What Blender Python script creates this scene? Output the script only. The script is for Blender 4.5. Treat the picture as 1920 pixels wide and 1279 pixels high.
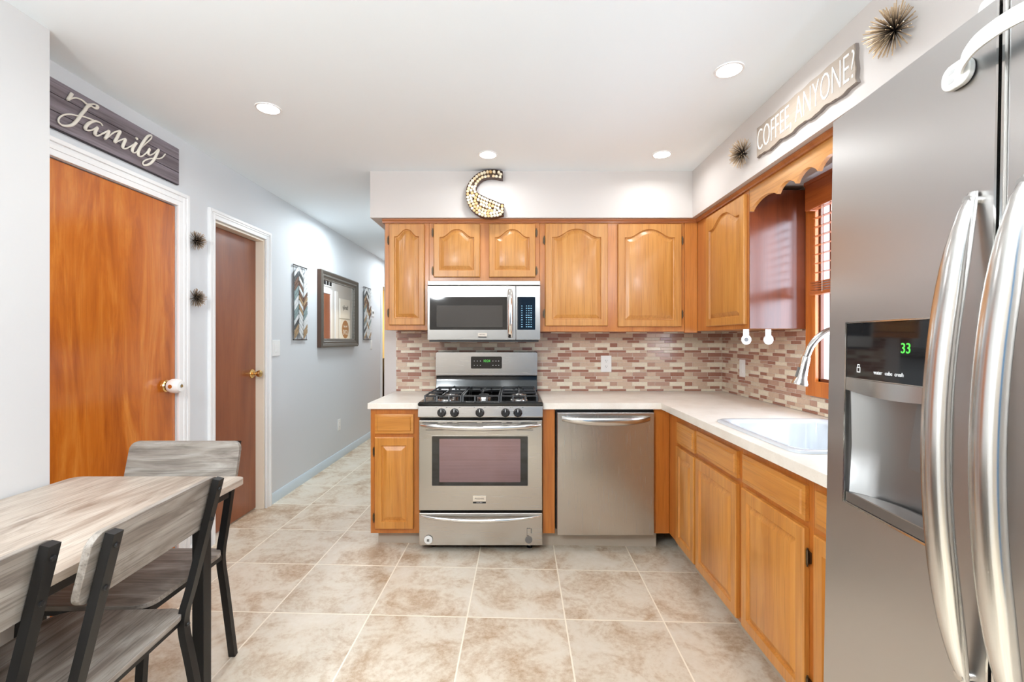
import bpy, math, random
from mathutils import Vector, Matrix
PI = math.pi
R = math.radians
sc = bpy.context.scene
COL = sc.collection
for _o in list(bpy.data.objects):
    bpy.data.objects.remove(_o)

# ------------------------------------------------------------------ camera, world, exposure, large lights
CAM_H = 1.304
cam_d = bpy.data.cameras.new('camera')
cam_d.sensor_width = 36
cam_d.lens = 853 / 1920 * 36
cam_d.shift_x = -6 / 1920
cam_d.shift_y = -2.5 / 1920
cam_d.clip_start = 0.03
cam = bpy.data.objects.new('camera', cam_d)
cam.location = (0, 0, CAM_H)
cam.rotation_euler = (PI / 2, 0, 0)
COL.objects.link(cam)
sc.camera = cam

sc.view_settings.view_transform = 'Standard'
sc.view_settings.look = 'None'
sc.view_settings.gamma = 1
sc.view_settings.exposure = 0.86
sc.view_settings.use_curve_mapping = False
try:
    sc.cycles.use_denoising = True
    sc.cycles.max_bounces = 10
    sc.cycles.diffuse_bounces = 6
    sc.cycles.caustics_reflective = False
    sc.cycles.caustics_refractive = False
    sc.cycles.sample_clamp_indirect = 6
except Exception:
    pass

world = bpy.data.worlds.new('daylight')
sc.world = world
world.use_nodes = True
bg = world.node_tree.nodes['Background']
bg.inputs[0].default_value = (0.80, 0.88, 1.0, 1)
bg.inputs[1].default_value = 1.1

def area(name, loc, rot, sx, sy, power, color, shape='RECTANGLE', spread=180):
    d = bpy.data.lights.new(name, 'AREA')
    d.shape = shape
    d.size = sx
    if shape in ('RECTANGLE', 'ELLIPSE'):
        d.size_y = sy
    d.energy = power
    d.color = color
    d.spread = R(spread)
    o = bpy.data.objects.new(name, d)
    o.location = loc
    o.rotation_euler = rot
    COL.objects.link(o)
    return o

WARM = (0.955, 0.985, 1.0)
# daylight entering by the window over the sink
area('sink_window_daylight', (1.64, 1.88, 1.56), (0, R(90), 0), 0.95, 0.92, 13, (0.70, 0.83, 1.0))
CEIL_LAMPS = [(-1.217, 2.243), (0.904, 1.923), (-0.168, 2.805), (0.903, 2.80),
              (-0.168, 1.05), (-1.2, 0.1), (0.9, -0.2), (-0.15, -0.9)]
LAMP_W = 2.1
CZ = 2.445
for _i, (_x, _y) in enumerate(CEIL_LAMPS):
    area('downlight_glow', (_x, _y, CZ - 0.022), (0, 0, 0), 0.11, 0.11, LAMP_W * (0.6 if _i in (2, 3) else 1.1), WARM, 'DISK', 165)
def globe(name, loc, r, power, color):
    d = bpy.data.lights.new(name, 'POINT')
    d.energy = power; d.color = color; d.shadow_soft_size = r
    o = bpy.data.objects.new(name, d); o.location = loc
    COL.objects.link(o)
# two unseen lamps, added behind the camera only to light the room
FILL_LAMPS = [(-1.10, -0.30, 2.05), (1.00, -0.45, 2.05)]
for _p in FILL_LAMPS: globe('behind_camera_fill', _p, 0.17, 56, (0.90, 0.96, 1.0))
area('hall_fill_light', (-1.43, 4.3, CZ - 0.03), (0, 0, 0), 0.36, 0.36, 9, (0.84, 0.94, 1.0), 'DISK', 180)  # this and the next: fill lights without a fixture, added to brighten the hall
area('hall_fill_light', (-1.43, 6.4, CZ - 0.03), (0, 0, 0), 0.36, 0.36, 9, (0.84, 0.94, 1.0), 'DISK', 180)
area('side_room_lamp_glow', (-2.8, 6.9, 2.3), (0, 0, 0), 0.3, 0.3, 25, (1.0, 0.86, 0.62), 'DISK', 170)

# ------------------------------------------------------------------ materials
def srgb(r, g, b):
    f = lambda c: (c / 255) / 12.92 if c / 255 <= 0.04045 else ((c / 255 + 0.055) / 1.055) ** 2.4
    return (f(r), f(g), f(b), 1)

class NT:
    def __init__(s, name):
        s.m = bpy.data.materials.new(name)
        s.m.use_nodes = True
        s.t = s.m.node_tree
        s.b = s.t.nodes['Principled BSDF']
    def n(s, typ, **kw):
        nd = s.t.nodes.new(typ)
        for k, v in kw.items():
            setattr(nd, k, v)
        return nd
    def l(s, a, b):
        s.t.links.new(a, b)
    def math(s, op, a, b=None, c=None):
        nd = s.n('ShaderNodeMath', operation=op)
        for i, v in enumerate((a, b, c)):
            if v is None: continue
            if isinstance(v, (int, float)): nd.inputs[i].default_value = v
            else: s.l(v, nd.inputs[i])
        return nd.outputs[0]
    def ramp(s, fac, stops):
        nd = s.n('ShaderNodeValToRGB')
        el = nd.color_ramp.elements
        while len(el) < len(stops): el.new(0.5)
        for e, (p, c) in zip(el, stops):
            e.position = p; e.color = c
        s.l(fac, nd.inputs[0])
        return nd.outputs[0]
    def mix(s, fac, a, b, mode='MIX'):
        nd = s.n('ShaderNodeMix', data_type='RGBA', blend_type=mode)
        for i, v in ((0, fac), (6, a), (7, b)):
            if isinstance(v, (int, float)): nd.inputs[i].default_value = v
            elif isinstance(v, tuple): nd.inputs[i].default_value = v
            else: s.l(v, nd.inputs[i])
        return nd.outputs[2]
    def noise(s, vec, scale, detail=3, rough=0.5, dist=0.0):
        nd = s.n('ShaderNodeTexNoise')
        nd.inputs['Scale'].default_value = scale
        nd.inputs['Detail'].default_value = detail
        nd.inputs['Roughness'].default_value = rough
        nd.inputs['Distortion'].default_value = dist
        if vec is not None: s.l(vec, nd.inputs['Vector'])
        return nd.outputs[0]
    def objvec(s, scale=(1, 1, 1), rnd=True):
        tc = s.n('ShaderNodeTexCoord')
        mp = s.n('ShaderNodeMapping')
        mp.inputs['Scale'].default_value = scale
        v = tc.outputs['Object']
        if rnd:
            oi = s.n('ShaderNodeObjectInfo')
            va = s.n('ShaderNodeVectorMath', operation='ADD')
            mu = s.math('MULTIPLY', oi.outputs['Random'], 37.0)
            s.l(v, va.inputs[0]); s.l(mu, va.inputs[1])
            v = va.outputs[0]
        s.l(v, mp.inputs[0])
        return mp.outputs[0]
    def bump(s, h, strength=0.2, dist=0.002):
        nd = s.n('ShaderNodeBump')
        nd.inputs['Strength'].default_value = strength
        nd.inputs['Distance'].default_value = dist
        s.l(h, nd.inputs['Height'])
        s.l(nd.outputs[0], s.b.inputs['Normal'])
    def set(s, **kw):
        for k, v in kw.items():
            s.b.inputs[k.replace('_', ' ')].default_value = v
        return s.m

def paint(name, c, rough=0.6, var=0.015, bump=0.05):
    t = NT(name)
    v = t.objvec(rnd=False)
    f = t.noise(v, 1.7, 2)
    c2 = tuple(min(1, x * (1 - var * 2)) for x in c[:3]) + (1,)
    t.l(t.mix(f, c, c2), t.b.inputs['Base Color'])
    t.bump(t.noise(v, 220, 2), bump, 0.001)
    return t.set(Roughness=rough)

def wood(name, cols, axis=2, rough=0.33, stretch=14, coat=0.25, fine=0.35, bump=0.08, scale=1.0, along=1.1, detail=4, dist=0.6):
    """long-grained wood; axis is the direction of the grain"""
    t = NT(name)
    s = [stretch * scale] * 3
    s[axis] = along * scale
    v = t.objvec(tuple(s))
    broad = t.noise(v, 1.0, detail, 0.6, dist)
    s2 = [150 * scale] * 3
    s2[axis] = 4 * scale
    pores = t.noise(t.objvec(tuple(s2)), 1.0, 3, 0.6, 0.1)
    c = t.ramp(broad, [(0.30, cols[0]), (0.5, cols[1]), (0.70, cols[2])])
    dk = tuple(x * 0.62 for x in cols[0][:3]) + (1,)
    pf = t.ramp(pores, [(0.36, (1, 1, 1, 1)), (0.48, (0, 0, 0, 1))])
    pf = t.math('MULTIPLY', pf, fine)
    t.l(t.mix(pf, c, dk), t.b.inputs['Base Color'])
    t.bump(pores, bump, 0.001)
    t.set(Roughness=rough)
    t.b.inputs['Coat Weight'].default_value = coat
    t.b.inputs['Coat Roughness'].default_value = 0.18
    return t.m

def metal(name, c, rough, streak=None, anis=0.5):
    t = NT(name)
    t.set(Base_Color=c, Metallic=1.0, Roughness=rough)
    if streak is not None:
        s = [6.0] * 3
        for a in streak: s[a] = 500
        f = t.noise(t.objvec(tuple(s)), 1.0, 2)
        t.l(t.math('MULTIPLY_ADD', f, 0.02, rough - 0.01), t.b.inputs['Roughness'])
        tg = t.n('ShaderNodeTangent', direction_type='RADIAL', axis='Z')
        t.l(tg.outputs[0], t.b.inputs['Tangent'])
        t.b.inputs['Anisotropic'].default_value = 0.5
    return t.m

def plain(name, c, rough=0.5, metallic=0.0, emit=None, es=0.0, var=0.04, coat=0.0):
    t = NT(name)
    f = t.noise(t.objvec(), 30, 2)
    c2 = tuple(x * (1 - var) for x in c[:3]) + (1,)
    t.l(t.mix(f, c, c2), t.b.inputs['Base Color'])
    t.set(Roughness=rough, Metallic=metallic)
    t.b.inputs['Coat Weight'].default_value = coat
    if emit:
        t.b.inputs['Emission Color'].default_value = emit
        t.b.inputs['Emission Strength'].default_value = es
    return t.m

M = {}
M['wall_blue'] = paint('cool_grey_paint', srgb(214, 217, 220))
M['wall'] = paint('pale_grey_paint', srgb(206, 205, 204))
M['taupe_wall'] = paint('taupe_paint', srgb(158, 148, 138))
M['wall_warm_lit'] = paint('grey_paint_warm_lit', srgb(206, 200, 196))  # same light grey paint, with the warmth of the lamps put into the colour
M['ceiling'] = paint('ceiling_paint', srgb(240, 247, 251), 0.8)
M['trim'] = paint('white_gloss_trim', srgb(236, 236, 236), 0.3, 0.01, 0.02)
M['jamb'] = paint('cream_jamb_paint', srgb(232, 220, 202), 0.35, 0.01, 0.02)
M['base_blue'] = paint('baseboard_paint', srgb(205, 219, 228), 0.35, 0.01, 0.02)
M['blue_wall'] = paint('deep_blue_paint', srgb(30, 84, 120), 0.5)
M['yellow_wall'] = paint('yellow_paint', srgb(225, 205, 150), 0.6)
OAKU = [srgb(174, 112, 50), srgb(188, 129, 62), srgb(197, 141, 74)]
OAKF = [srgb(172, 102, 42), srgb(186, 116, 50), srgb(194, 126, 60)]
OAKB = [srgb(180, 114, 44), srgb(198, 132, 58), srgb(210, 148, 74)]
OAKBF = [srgb(170, 96, 34), srgb(184, 108, 40), srgb(194, 120, 50)]
M['oak_up'] = wood('honey_oak_upper', OAKU, 2, 0.38, 20, 0.12, 0.4)
M['oak_frame'] = wood('honey_oak_frame', OAKF, 2)
M['oak_frame_h'] = wood('honey_oak_rail', OAKF, 0)
M['oak_crown'] = wood('oak_crown_molding', [srgb(150, 84, 42), srgb(164, 96, 50), srgb(176, 108, 58)], 0)
M['oak_base'] = wood('golden_oak_base', OAKB, 2)
M['oak_base_h'] = wood('golden_oak_drawer', OAKB, 0)
M['oak_base_frame'] = wood('golden_oak_base_frame', OAKBF, 2)
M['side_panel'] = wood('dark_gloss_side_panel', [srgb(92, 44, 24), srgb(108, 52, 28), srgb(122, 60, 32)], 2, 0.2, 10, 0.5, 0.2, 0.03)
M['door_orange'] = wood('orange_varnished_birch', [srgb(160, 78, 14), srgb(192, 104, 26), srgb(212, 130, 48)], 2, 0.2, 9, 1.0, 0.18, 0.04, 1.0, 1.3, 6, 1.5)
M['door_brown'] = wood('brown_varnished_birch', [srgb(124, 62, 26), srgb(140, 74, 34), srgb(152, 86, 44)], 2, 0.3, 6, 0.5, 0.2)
M['window_wood'] = wood('orange_window_wood', [srgb(178, 92, 28), srgb(196, 108, 40), srgb(208, 122, 50)], 2, 0.35)
M['window_wood_h'] = wood('orange_window_wood_rail', [srgb(150, 74, 30), srgb(166, 86, 38), srgb(178, 98, 46)], 1, 0.35)
GREY = [srgb(98, 87, 79), srgb(138, 129, 120), srgb(170, 163, 155)]
M['grey_wood_x'] = wood('weathered_grey_wood', GREY, 0, 0.5, 16, 0.0, 0.5, 0.08, 1.0, 3.2, 8, 1.2)
M['grey_wood_y'] = wood('weathered_grey_tabletop', [srgb(134, 117, 103), srgb(176, 162, 148), srgb(200, 190, 178)], 1, 0.45, 11, 0.0, 0.4, 0.06, 1.0, 2.2, 8, 1.2)
M['family_wood'] = wood('grey_purple_planks', [srgb(92, 82, 86), srgb(122, 112, 118), srgb(142, 134, 142)], 0, 0.6, 18, 0.0, 0.5)
M['sign_wood'] = wood('pale_taupe_board', [srgb(158, 144, 130), srgb(168, 154, 140), srgb(176, 163, 150)], 0, 0.6, 12, 0.0, 0.15)
M['sign_edge'] = plain('sign_edge_grey', srgb(140, 130, 124), 0.6)
M['sign_gap'] = plain('dark_board_edge', srgb(52, 46, 50), 0.7)
M['steel_v'] = metal('brushed_steel', (0.54, 0.515, 0.485, 1), 0.27, (0, 1))
M['steel_h'] = metal('brushed_steel_appliance', (0.52, 0.495, 0.465, 1), 0.27, (2,))
M['steel_fr'] = metal('brushed_steel_fridge', (0.56, 0.545, 0.535, 1), 0.30, (2,))
M['chrome'] = metal('polished_steel', (0.80, 0.79, 0.77, 1), 0.12)
M['handle'] = metal('satin_handle_steel', (0.70, 0.69, 0.67, 1), 0.22)
M['nickel'] = metal('satin_nickel', (0.66, 0.65, 0.63, 1), 0.2)
M['brass'] = metal('polished_brass', (0.85, 0.58, 0.24, 1), 0.18)
M['bronze'] = metal('dark_bronze_hinge', (0.12, 0.09, 0.06, 1), 0.4)
M['black_glass'] = plain('black_glass', (0.006, 0.006, 0.007, 1), 0.05, coat=0.3)
M['black_gloss'] = plain('black_enamel', (0.008, 0.008, 0.008, 1), 0.12)
M['black_iron'] = plain('cast_iron', (0.02, 0.02, 0.022, 1), 0.38)
M['black_metal'] = plain('black_powder_coat', (0.004, 0.0035, 0.0035, 1), 0.5)
M['black'] = plain('black_plastic', (0.012, 0.012, 0.013, 1), 0.35)
M['knob_black'] = plain('black_knob_plastic', (0.01, 0.01, 0.011, 1), 0.25)
M['white_plastic'] = plain('white_plastic', srgb(238, 238, 236), 0.35)
M['white_gloss'] = plain('white_sink_enamel', srgb(204, 210, 216), 0.12, coat=0.4, var=0.01)
M['grey_plastic'] = plain('grey_plastic', srgb(110, 108, 106), 0.4)
M['dispenser'] = metal('dispenser_grey', (0.30, 0.295, 0.29, 1), 0.38)
M['white_text'] = plain('white_print', srgb(225, 225, 225), 0.5)
M['grey_text'] = plain('grey_print', srgb(90, 88, 86), 0.5)
M['cream_letters'] = plain('cream_letters', srgb(226, 220, 208), 0.55)
M['white_letters'] = plain('white_letters', srgb(246, 245, 242), 0.55)
M['green_led'] = plain('green_led', (0.02, 0.2, 0.02, 1), 0.5, emit=(0.15, 1.0, 0.12, 1), es=0.45)
M['lamp_lens'] = plain('lamp_lens', (1, 1, 1, 1), 0.5, emit=(1.0, 0.97, 0.92, 1), es=9)
M['cork'] = [plain('cork_' + n, c, 0.8, var=0.15) for n, c in
             (('pale', srgb(236, 224, 198)), ('tan', srgb(226, 202, 164)), ('amber', srgb(212, 174, 122)))]
M['tray_brown'] = plain('dark_brown_tray', srgb(84, 58, 46), 0.5)
M['toe'] = paint('vinyl_toe_kick', srgb(196, 184, 168), 0.45, 0.04, 0.02)
M['mirror'] = metal('mirror_glass', (0.9, 0.9, 0.9, 1), 0.015)
M['mirror_frame'] = plain('pewter_mirror_frame', srgb(98, 92, 84), 0.4, 0.35)
M['mirror_bead'] = plain('silver_bead', srgb(150, 146, 138), 0.35, 0.6)
M['mirror_side'] = plain('brown_frame_side', srgb(84, 60, 46), 0.5)
M['leaf'] = [plain('leaf_' + n, c, 0.45, 0.35) for n, c in
             (('umber', srgb(120, 92, 76)), ('teal', srgb(140, 158, 158)), ('white', srgb(226, 228, 228)),
              ('slate', srgb(84, 86, 86)), ('gold', srgb(178, 150, 116)))]
M['wire'] = plain('dark_wire', srgb(72, 66, 62), 0.4, 0.6)
M['paper'] = plain('white_art_paper', srgb(236, 234, 228), 0.6)
M['tan_disc'] = plain('tan_disc', srgb(170, 126, 84), 0.6)
M['dark_furniture'] = plain('dark_walnut', srgb(52, 26, 16), 0.4)

def glass_mat():
    t = NT('window_glass')
    tr = t.n('ShaderNodeBsdfTransparent')
    gl = t.n('ShaderNodeBsdfGlossy')
    gl.inputs['Roughness'].default_value = 0.02
    fr = t.n('ShaderNodeValue'); fr.outputs[0].default_value = 0.05
    mx = t.n('ShaderNodeMixShader')
    t.l(fr.outputs[0], mx.inputs[0]); t.l(tr.outputs[0], mx.inputs[1]); t.l(gl.outputs[0], mx.inputs[2])
    t.l(mx.outputs[0], t.t.nodes['Material Output'].inputs['Surface'])
    return t.m
M['glass'] = glass_mat()

def counter_mat():
    t = NT('cream_laminate')
    v = t.objvec(rnd=False)
    f = t.noise(v, 9, 5, 0.6)
    c = t.ramp(f, [(0.3, srgb(228, 220, 208)), (0.6, srgb(238, 232, 222))])
    g = t.noise(v, 260, 2)
    c = t.mix(t.ramp(g, [(0.62, (0, 0, 0, 1)), (0.72, (0.5, 0.5, 0.5, 1))]), c, srgb(200, 186, 168))
    t.l(c, t.b.inputs['Base Color'])
    return t.set(Roughness=0.3)
M['counter'] = counter_mat()

def tile_mat(name, c, rough=0.15):
    t = NT(name)
    v = t.objvec(rnd=False)
    f = t.noise(v, 60, 4, 0.6)
    t.l(t.mix(f, tuple(x * 0.84 for x in c[:3]) + (1,), tuple(min(1, x * 1.12) for x in c[:3]) + (1,)), t.b.inputs['Base Color'])
    return t.set(Roughness=rough)
TILES = [tile_mat('mosaic_terracotta', srgb(160, 114, 96)), tile_mat('mosaic_rose', srgb(184, 150, 132)),
         tile_mat('mosaic_sand', srgb(206, 182, 160)), tile_mat('mosaic_beige', srgb(212, 198, 176)),
         tile_mat('mosaic_cream', srgb(230, 221, 200)), tile_mat('mosaic_grout', srgb(224, 212, 200), 0.7)]

def floor_mat():
    t = NT('mottled_beige_tile')
    tc = t.n('ShaderNodeTexCoord')
    mp = t.n('ShaderNodeMapping', vector_type='POINT')
    T = 0.4607
    mp.inputs['Rotation'].default_value = (0, 0, 0.012)
    t.l(tc.outputs['Object'], mp.inputs[0])
    # grout lines at u = 0.237 + k*T, v = 2.135 + k*T
    sh = t.n('ShaderNodeVectorMath', operation='ADD')
    t.l(mp.outputs[0], sh.inputs[0])
    sh.inputs[1].default_value = (-0.237 + 0.028 + 20 * T, -2.135 + 20 * T, 0)
    sp = t.n('ShaderNodeSeparateXYZ')
    t.l(sh.outputs[0], sp.inputs[0])
    us = t.math('DIVIDE', sp.outputs[0], T)
    vs = t.math('DIVIDE', sp.outputs[1], T)
    fu, fv = t.math('FRACT', us), t.math('FRACT', vs)
    du = t.math('ABSOLUTE', t.math('SUBTRACT', fu, 0.5))
    dv = t.math('ABSOLUTE', t.math('SUBTRACT', fv, 0.5))
    e = t.math('MAXIMUM', du, dv)
    grout = t.math('GREATER_THAN', e, 0.5 - 0.0033 / T / 1.0)
    cb = t.n('ShaderNodeCombineXYZ')
    t.l(t.math('FLOOR', us), cb.inputs[0]); t.l(t.math('FLOOR', vs), cb.inputs[1])
    wn = t.n('ShaderNodeTexWhiteNoise')
    t.l(cb.outputs[0], wn.inputs['Vector'])
    sc_ = t.n('ShaderNodeVectorMath', operation='SCALE'); sc_.inputs['Scale'].default_value = 20
    t.l(wn.outputs['Color'], sc_.inputs[0])
    ad = t.n('ShaderNodeVectorMath', operation='ADD')
    t.l(sh.outputs[0], ad.inputs[0]); t.l(sc_.outputs[0], ad.inputs[1])
    big = t.noise(ad.outputs[0], 4.4, 8, 0.68, 0.5)
    fine = t.noise(ad.outputs[0], 42, 6, 0.75)
    s2 = t.math('ADD', t.math('MULTIPLY', big, 0.70), t.math('MULTIPLY', fine, 0.30))
    c = t.ramp(s2, [(0.38, srgb(182, 154, 124)), (0.455, srgb(206, 187, 163)), (0.525, srgb(222, 210, 191)), (0.64, srgb(230, 221, 206))])
    tone = t.math('MULTIPLY_ADD', wn.outputs['Value'], 0.07, 0.96)
    hv = t.n('ShaderNodeHueSaturation'); t.l(c, hv.inputs['Color']); t.l(tone, hv.inputs['Value'])
    c = t.mix(grout, hv.outputs[0], srgb(248, 238, 220))
    t.l(c, t.b.inputs['Base Color'])
    t.bump(t.math('SUBTRACT', t.math('MULTIPLY', fine, 0.3), grout), 0.25, 0.0015)
    return t.set(Roughness=0.36)
M['floor'] = floor_mat()

def burst_mat():
    t = NT('brass_tipped_rods')
    tc = t.n('ShaderNodeTexCoord')
    ln = t.n('ShaderNodeVectorMath', operation='LENGTH')
    t.l(tc.outputs['Object'], ln.inputs[0])
    c = t.ramp(t.math('DIVIDE', ln.outputs['Value'], 0.08), [(0.20, (0.02, 0.016, 0.014, 1)), (0.40, (0.12, 0.085, 0.06, 1)), (0.75, (0.55, 0.40, 0.25, 1))])
    t.l(c, t.b.inputs['Base Color'])
    return t.set(Metallic=0.45, Roughness=0.35)
M['burst'] = burst_mat()

def oven_glass():
    # dark mirror-coated inner glass with fine horizontal brushing
    t = NT('oven_window_glass')
    b = t.noise(t.objvec((2, 2, 90), False), 1.0, 2)
    t.l(t.mix(b, srgb(118, 100, 106), srgb(142, 120, 126)), t.b.inputs['Base Color'])
    t.l(t.math('MULTIPLY_ADD', b, 0.1, 0.06), t.b.inputs['Roughness'])
    return t.set(Metallic=0.85)
M['oven_glass'] = oven_glass()

# ------------------------------------------------------------------ mesh helpers
class MB:
    def __init__(s):
        s.v = []; s.f = []; s.mi = []; s.k = 0
    def face(s, idx, mi=None):
        s.f.append(tuple(idx)); s.mi.append(s.k if mi is None else mi)
    def box(s, x0, x1, y0, y1, z0, z1):
        if x0 > x1: x0, x1 = x1, x0
        if y0 > y1: y0, y1 = y1, y0
        if z0 > z1: z0, z1 = z1, z0
        b = len(s.v)
        s.v += [(x0, y0, z0), (x1, y0, z0), (x1, y1, z0), (x0, y1, z0), (x0, y0, z1), (x1, y0, z1), (x1, y1, z1), (x0, y1, z1)]
        for f in ((0, 3, 2, 1), (4, 5, 6, 7), (0, 1, 5, 4), (1, 2, 6, 5), (2, 3, 7, 6), (3, 0, 4, 7)):
            s.face([b + i for i in f])
        return s
    def ring(s, pts):
        b = len(s.v); s.v += [tuple(p) for p in pts]
        return list(range(b, b + len(pts)))
    def bridge(s, a, b, closed=True):
        n = len(a)
        for i in range(n if closed else n - 1):
            j = (i + 1) % n
            s.face((a[i], a[j], b[j], b[i]))
    def loft(s, rings, cap0=True, cap1=True):
        ids = [s.ring(r) for r in rings]
        for a, b in zip(ids, ids[1:]): s.bridge(a, b)
        if cap0: s.face(ids[0][::-1])
        if cap1: s.face(ids[-1])
        return s
    def tube(s, pts, r, n=10, flat=None, cap=True):
        """round tube through pts; r a number or list; flat=(normal, factor) squashes the section"""
        P = [Vector(p) for p in pts]
        rr = r if isinstance(r, (list, tuple)) else [r] * len(P)
        T = [(P[min(i + 1, len(P) - 1)] - P[max(i - 1, 0)]).normalized() for i in range(len(P))]
        up = Vector((0, 0, 1)) if abs(T[0].z) < 0.9 else Vector((0, 1, 0))
        if flat: up = Vector(flat[0])
        nrm = (up - T[0] * up.dot(T[0])).normalized()
        rings = []
        for i, p in enumerate(P):
            if flat:
                u = Vector(flat[0])
                if abs(u.dot(T[i])) < 0.98: nrm = (u - T[i] * u.dot(T[i])).normalized()
            else:
                nrm = nrm - T[i] * nrm.dot(T[i])
                nrm = nrm.normalized() if nrm.length > 1e-6 else T[i].orthogonal().normalized()
            bn = T[i].cross(nrm)
            k = flat[1] if flat else 1
            rings.append([p + (nrm * math.cos(2 * PI * j / n) * k + bn * math.sin(2 * PI * j / n)) * rr[i] for j in range(n)])
        return s.loft(rings, cap, cap)
    def bar(s, pts, w, d, side):
        """rectangular section swept: w across (along side), d the other way"""
        P = [Vector(p) for p in pts]
        S = Vector(side).normalized()
        rings = []
        for i, p in enumerate(P):
            t = (P[min(i + 1, len(P) - 1)] - P[max(i - 1, 0)]).normalized()
            q = t.cross(S).normalized()
            ww = w[i] if isinstance(w, (list, tuple)) else w
            rings.append([p + S * ww / 2 + q * d / 2, p - S * ww / 2 + q * d / 2, p - S * ww / 2 - q * d / 2, p + S * ww / 2 - q * d / 2])
        return s.loft(rings)
    def cyl(s, p0, p1, r0, r1=None, n=20):
        return s.tube([p0, p1], [r0, r0 if r1 is None else r1], n)
    def lathe(s, prof, origin, axis='z', n=28):
        rings = []
        for r, h in prof:
            ring = []
            for j in range(n):
                a = 2 * PI * j / n
                c, d = r * math.cos(a), r * math.sin(a)
                p = {'z': (c, d, h), 'y': (c, h, d), 'x': (h, c, d)}[axis]
                ring.append((origin[0] + p[0], origin[1] + p[1], origin[2] + p[2]))
            rings.append(ring)
        return s.loft(rings)
    def prism(s, pts, y0, y1, plane='xz'):
        """extrude a 2-D outline; plane 'xz' extrudes along y, 'yz' along x, 'xy' along z"""
        f = {'xz': lambda a, b, h: (a, h, b), 'yz': lambda a, b, h: (h, a, b), 'xy': lambda a, b, h: (a, b, h)}[plane]
        return s.loft([[f(a, b, y0) for a, b in pts], [f(a, b, y1) for a, b in pts]])

def obj(name, mb, mats, parent=None, loc=(0, 0, 0), rot=(0, 0, 0), bevel=0, smooth=35, segs=2):
    me = bpy.data.meshes.new(name)
    me.from_pydata([tuple(v) for v in mb.v], [], mb.f)
    if not isinstance(mats, (list, tuple)): mats = [mats]
    for m in mats: me.materials.append(m)
    me.polygons.foreach_set('material_index', [min(i, len(mats) - 1) for i in mb.mi])
    me.update()
    import bmesh
    bm = bmesh.new(); bm.from_mesh(me)
    bmesh.ops.recalc_face_normals(bm, faces=bm.faces)
    bm.to_mesh(me); bm.free()
    if smooth:
        me.polygons.foreach_set('use_smooth', [True] * len(me.polygons))
        me.set_sharp_from_angle(angle=R(smooth))
    o = bpy.data.objects.new(name, me)
    COL.objects.link(o)
    o.location = loc; o.rotation_euler = rot
    if parent: o.parent = parent
    if bevel:
        b = o.modifiers.new('bevel', 'BEVEL')
        b.width = bevel; b.segments = segs; b.limit_method = 'ANGLE'; b.angle_limit = R(40)
        b.harden_normals = True
    return o

def tag(o, label=None, cat=None, group=None, kind=None):
    if label: o['label'] = label
    if cat: o['category'] = cat
    if group: o['group'] = group
    if kind: o['kind'] = kind
    return o

def thing(name, label, cat, loc=(0, 0, 0), rz=0.0, group=None, rot=None):
    o = bpy.data.objects.new(name, None)
    o.empty_display_size = 0.05
    COL.objects.link(o)
    o.location = loc
    o.rotation_euler = rot if rot else (0, 0, rz)
    return tag(o, label, cat, group)

def struct(name, mb, m, parent=None, **kw):
    o = obj(name, mb, m, parent, **kw)
    if parent is None: o['kind'] = 'structure'
    return o

def copy_tree(o, parent=None):
    c = o.copy(); COL.objects.link(c); c.parent = parent
    for ch in list(o.children): copy_tree(ch, c)
    return c

def rrect(x0, x1, z0, z1, r, n=5):
    pts = []
    for cx, cz, a0 in ((x1 - r, z1 - r, 0), (x0 + r, z1 - r, 90), (x0 + r, z0 + r, 180), (x1 - r, z0 + r, 270)):
        for k in range(n + 1):
            a = R(a0 + 90 * k / n)
            pts.append((cx + r * math.cos(a), cz + r * math.sin(a)))
    return pts

def text(name, s, size, m, parent, loc, rot, sx=1.0, depth=0.0006, spacing=1.0, align='CENTER', thin=0.0):
    cu = bpy.data.curves.new(name, 'FONT')
    cu.body = s; cu.size = size; cu.extrude = depth
    cu.align_x = align; cu.align_y = 'CENTER'; cu.space_character = spacing
    cu.resolution_u = 3; cu.offset = -thin
    tmp = bpy.data.objects.new(name + '_tmp', cu)
    COL.objects.link(tmp)
    dg = bpy.context.evaluated_depsgraph_get()
    me = bpy.data.meshes.new_from_object(tmp.evaluated_get(dg))
    bpy.data.objects.remove(tmp)
    for v in me.vertices: v.co.x *= sx
    me.materials.clear(); me.materials.append(m)
    o = bpy.data.objects.new(name, me)
    COL.objects.link(o)
    o.parent = parent; o.location = loc; o.rotation_euler = rot
    return o

def catmull(pts, n=6):
    P = [pts[0]] + list(pts) + [pts[-1]]
    out = []
    for i in range(1, len(P) - 2):
        p0, p1, p2, p3 = (Vector(P[i - 1]), Vector(P[i]), Vector(P[i + 1]), Vector(P[i + 2]))
        for k in range(n):
            t = k / n
            out.append(0.5 * ((2 * p1) + (-p0 + p2) * t + (2 * p0 - 5 * p1 + 4 * p2 - p3) * t * t + (-p0 + 3 * p1 - 3 * p2 + p3) * t ** 3))
    out.append(Vector(P[-2]))
    return out

def fz(x, s=0.016):
    return -s * (x + 0.2)          # the old floor falls slightly towards the sink side

WL, WR, YB = -1.895, 1.565, 3.44       # left wall, right wall, back wall of the kitchen
YR = -1.6                              # wall behind the camera

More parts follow.
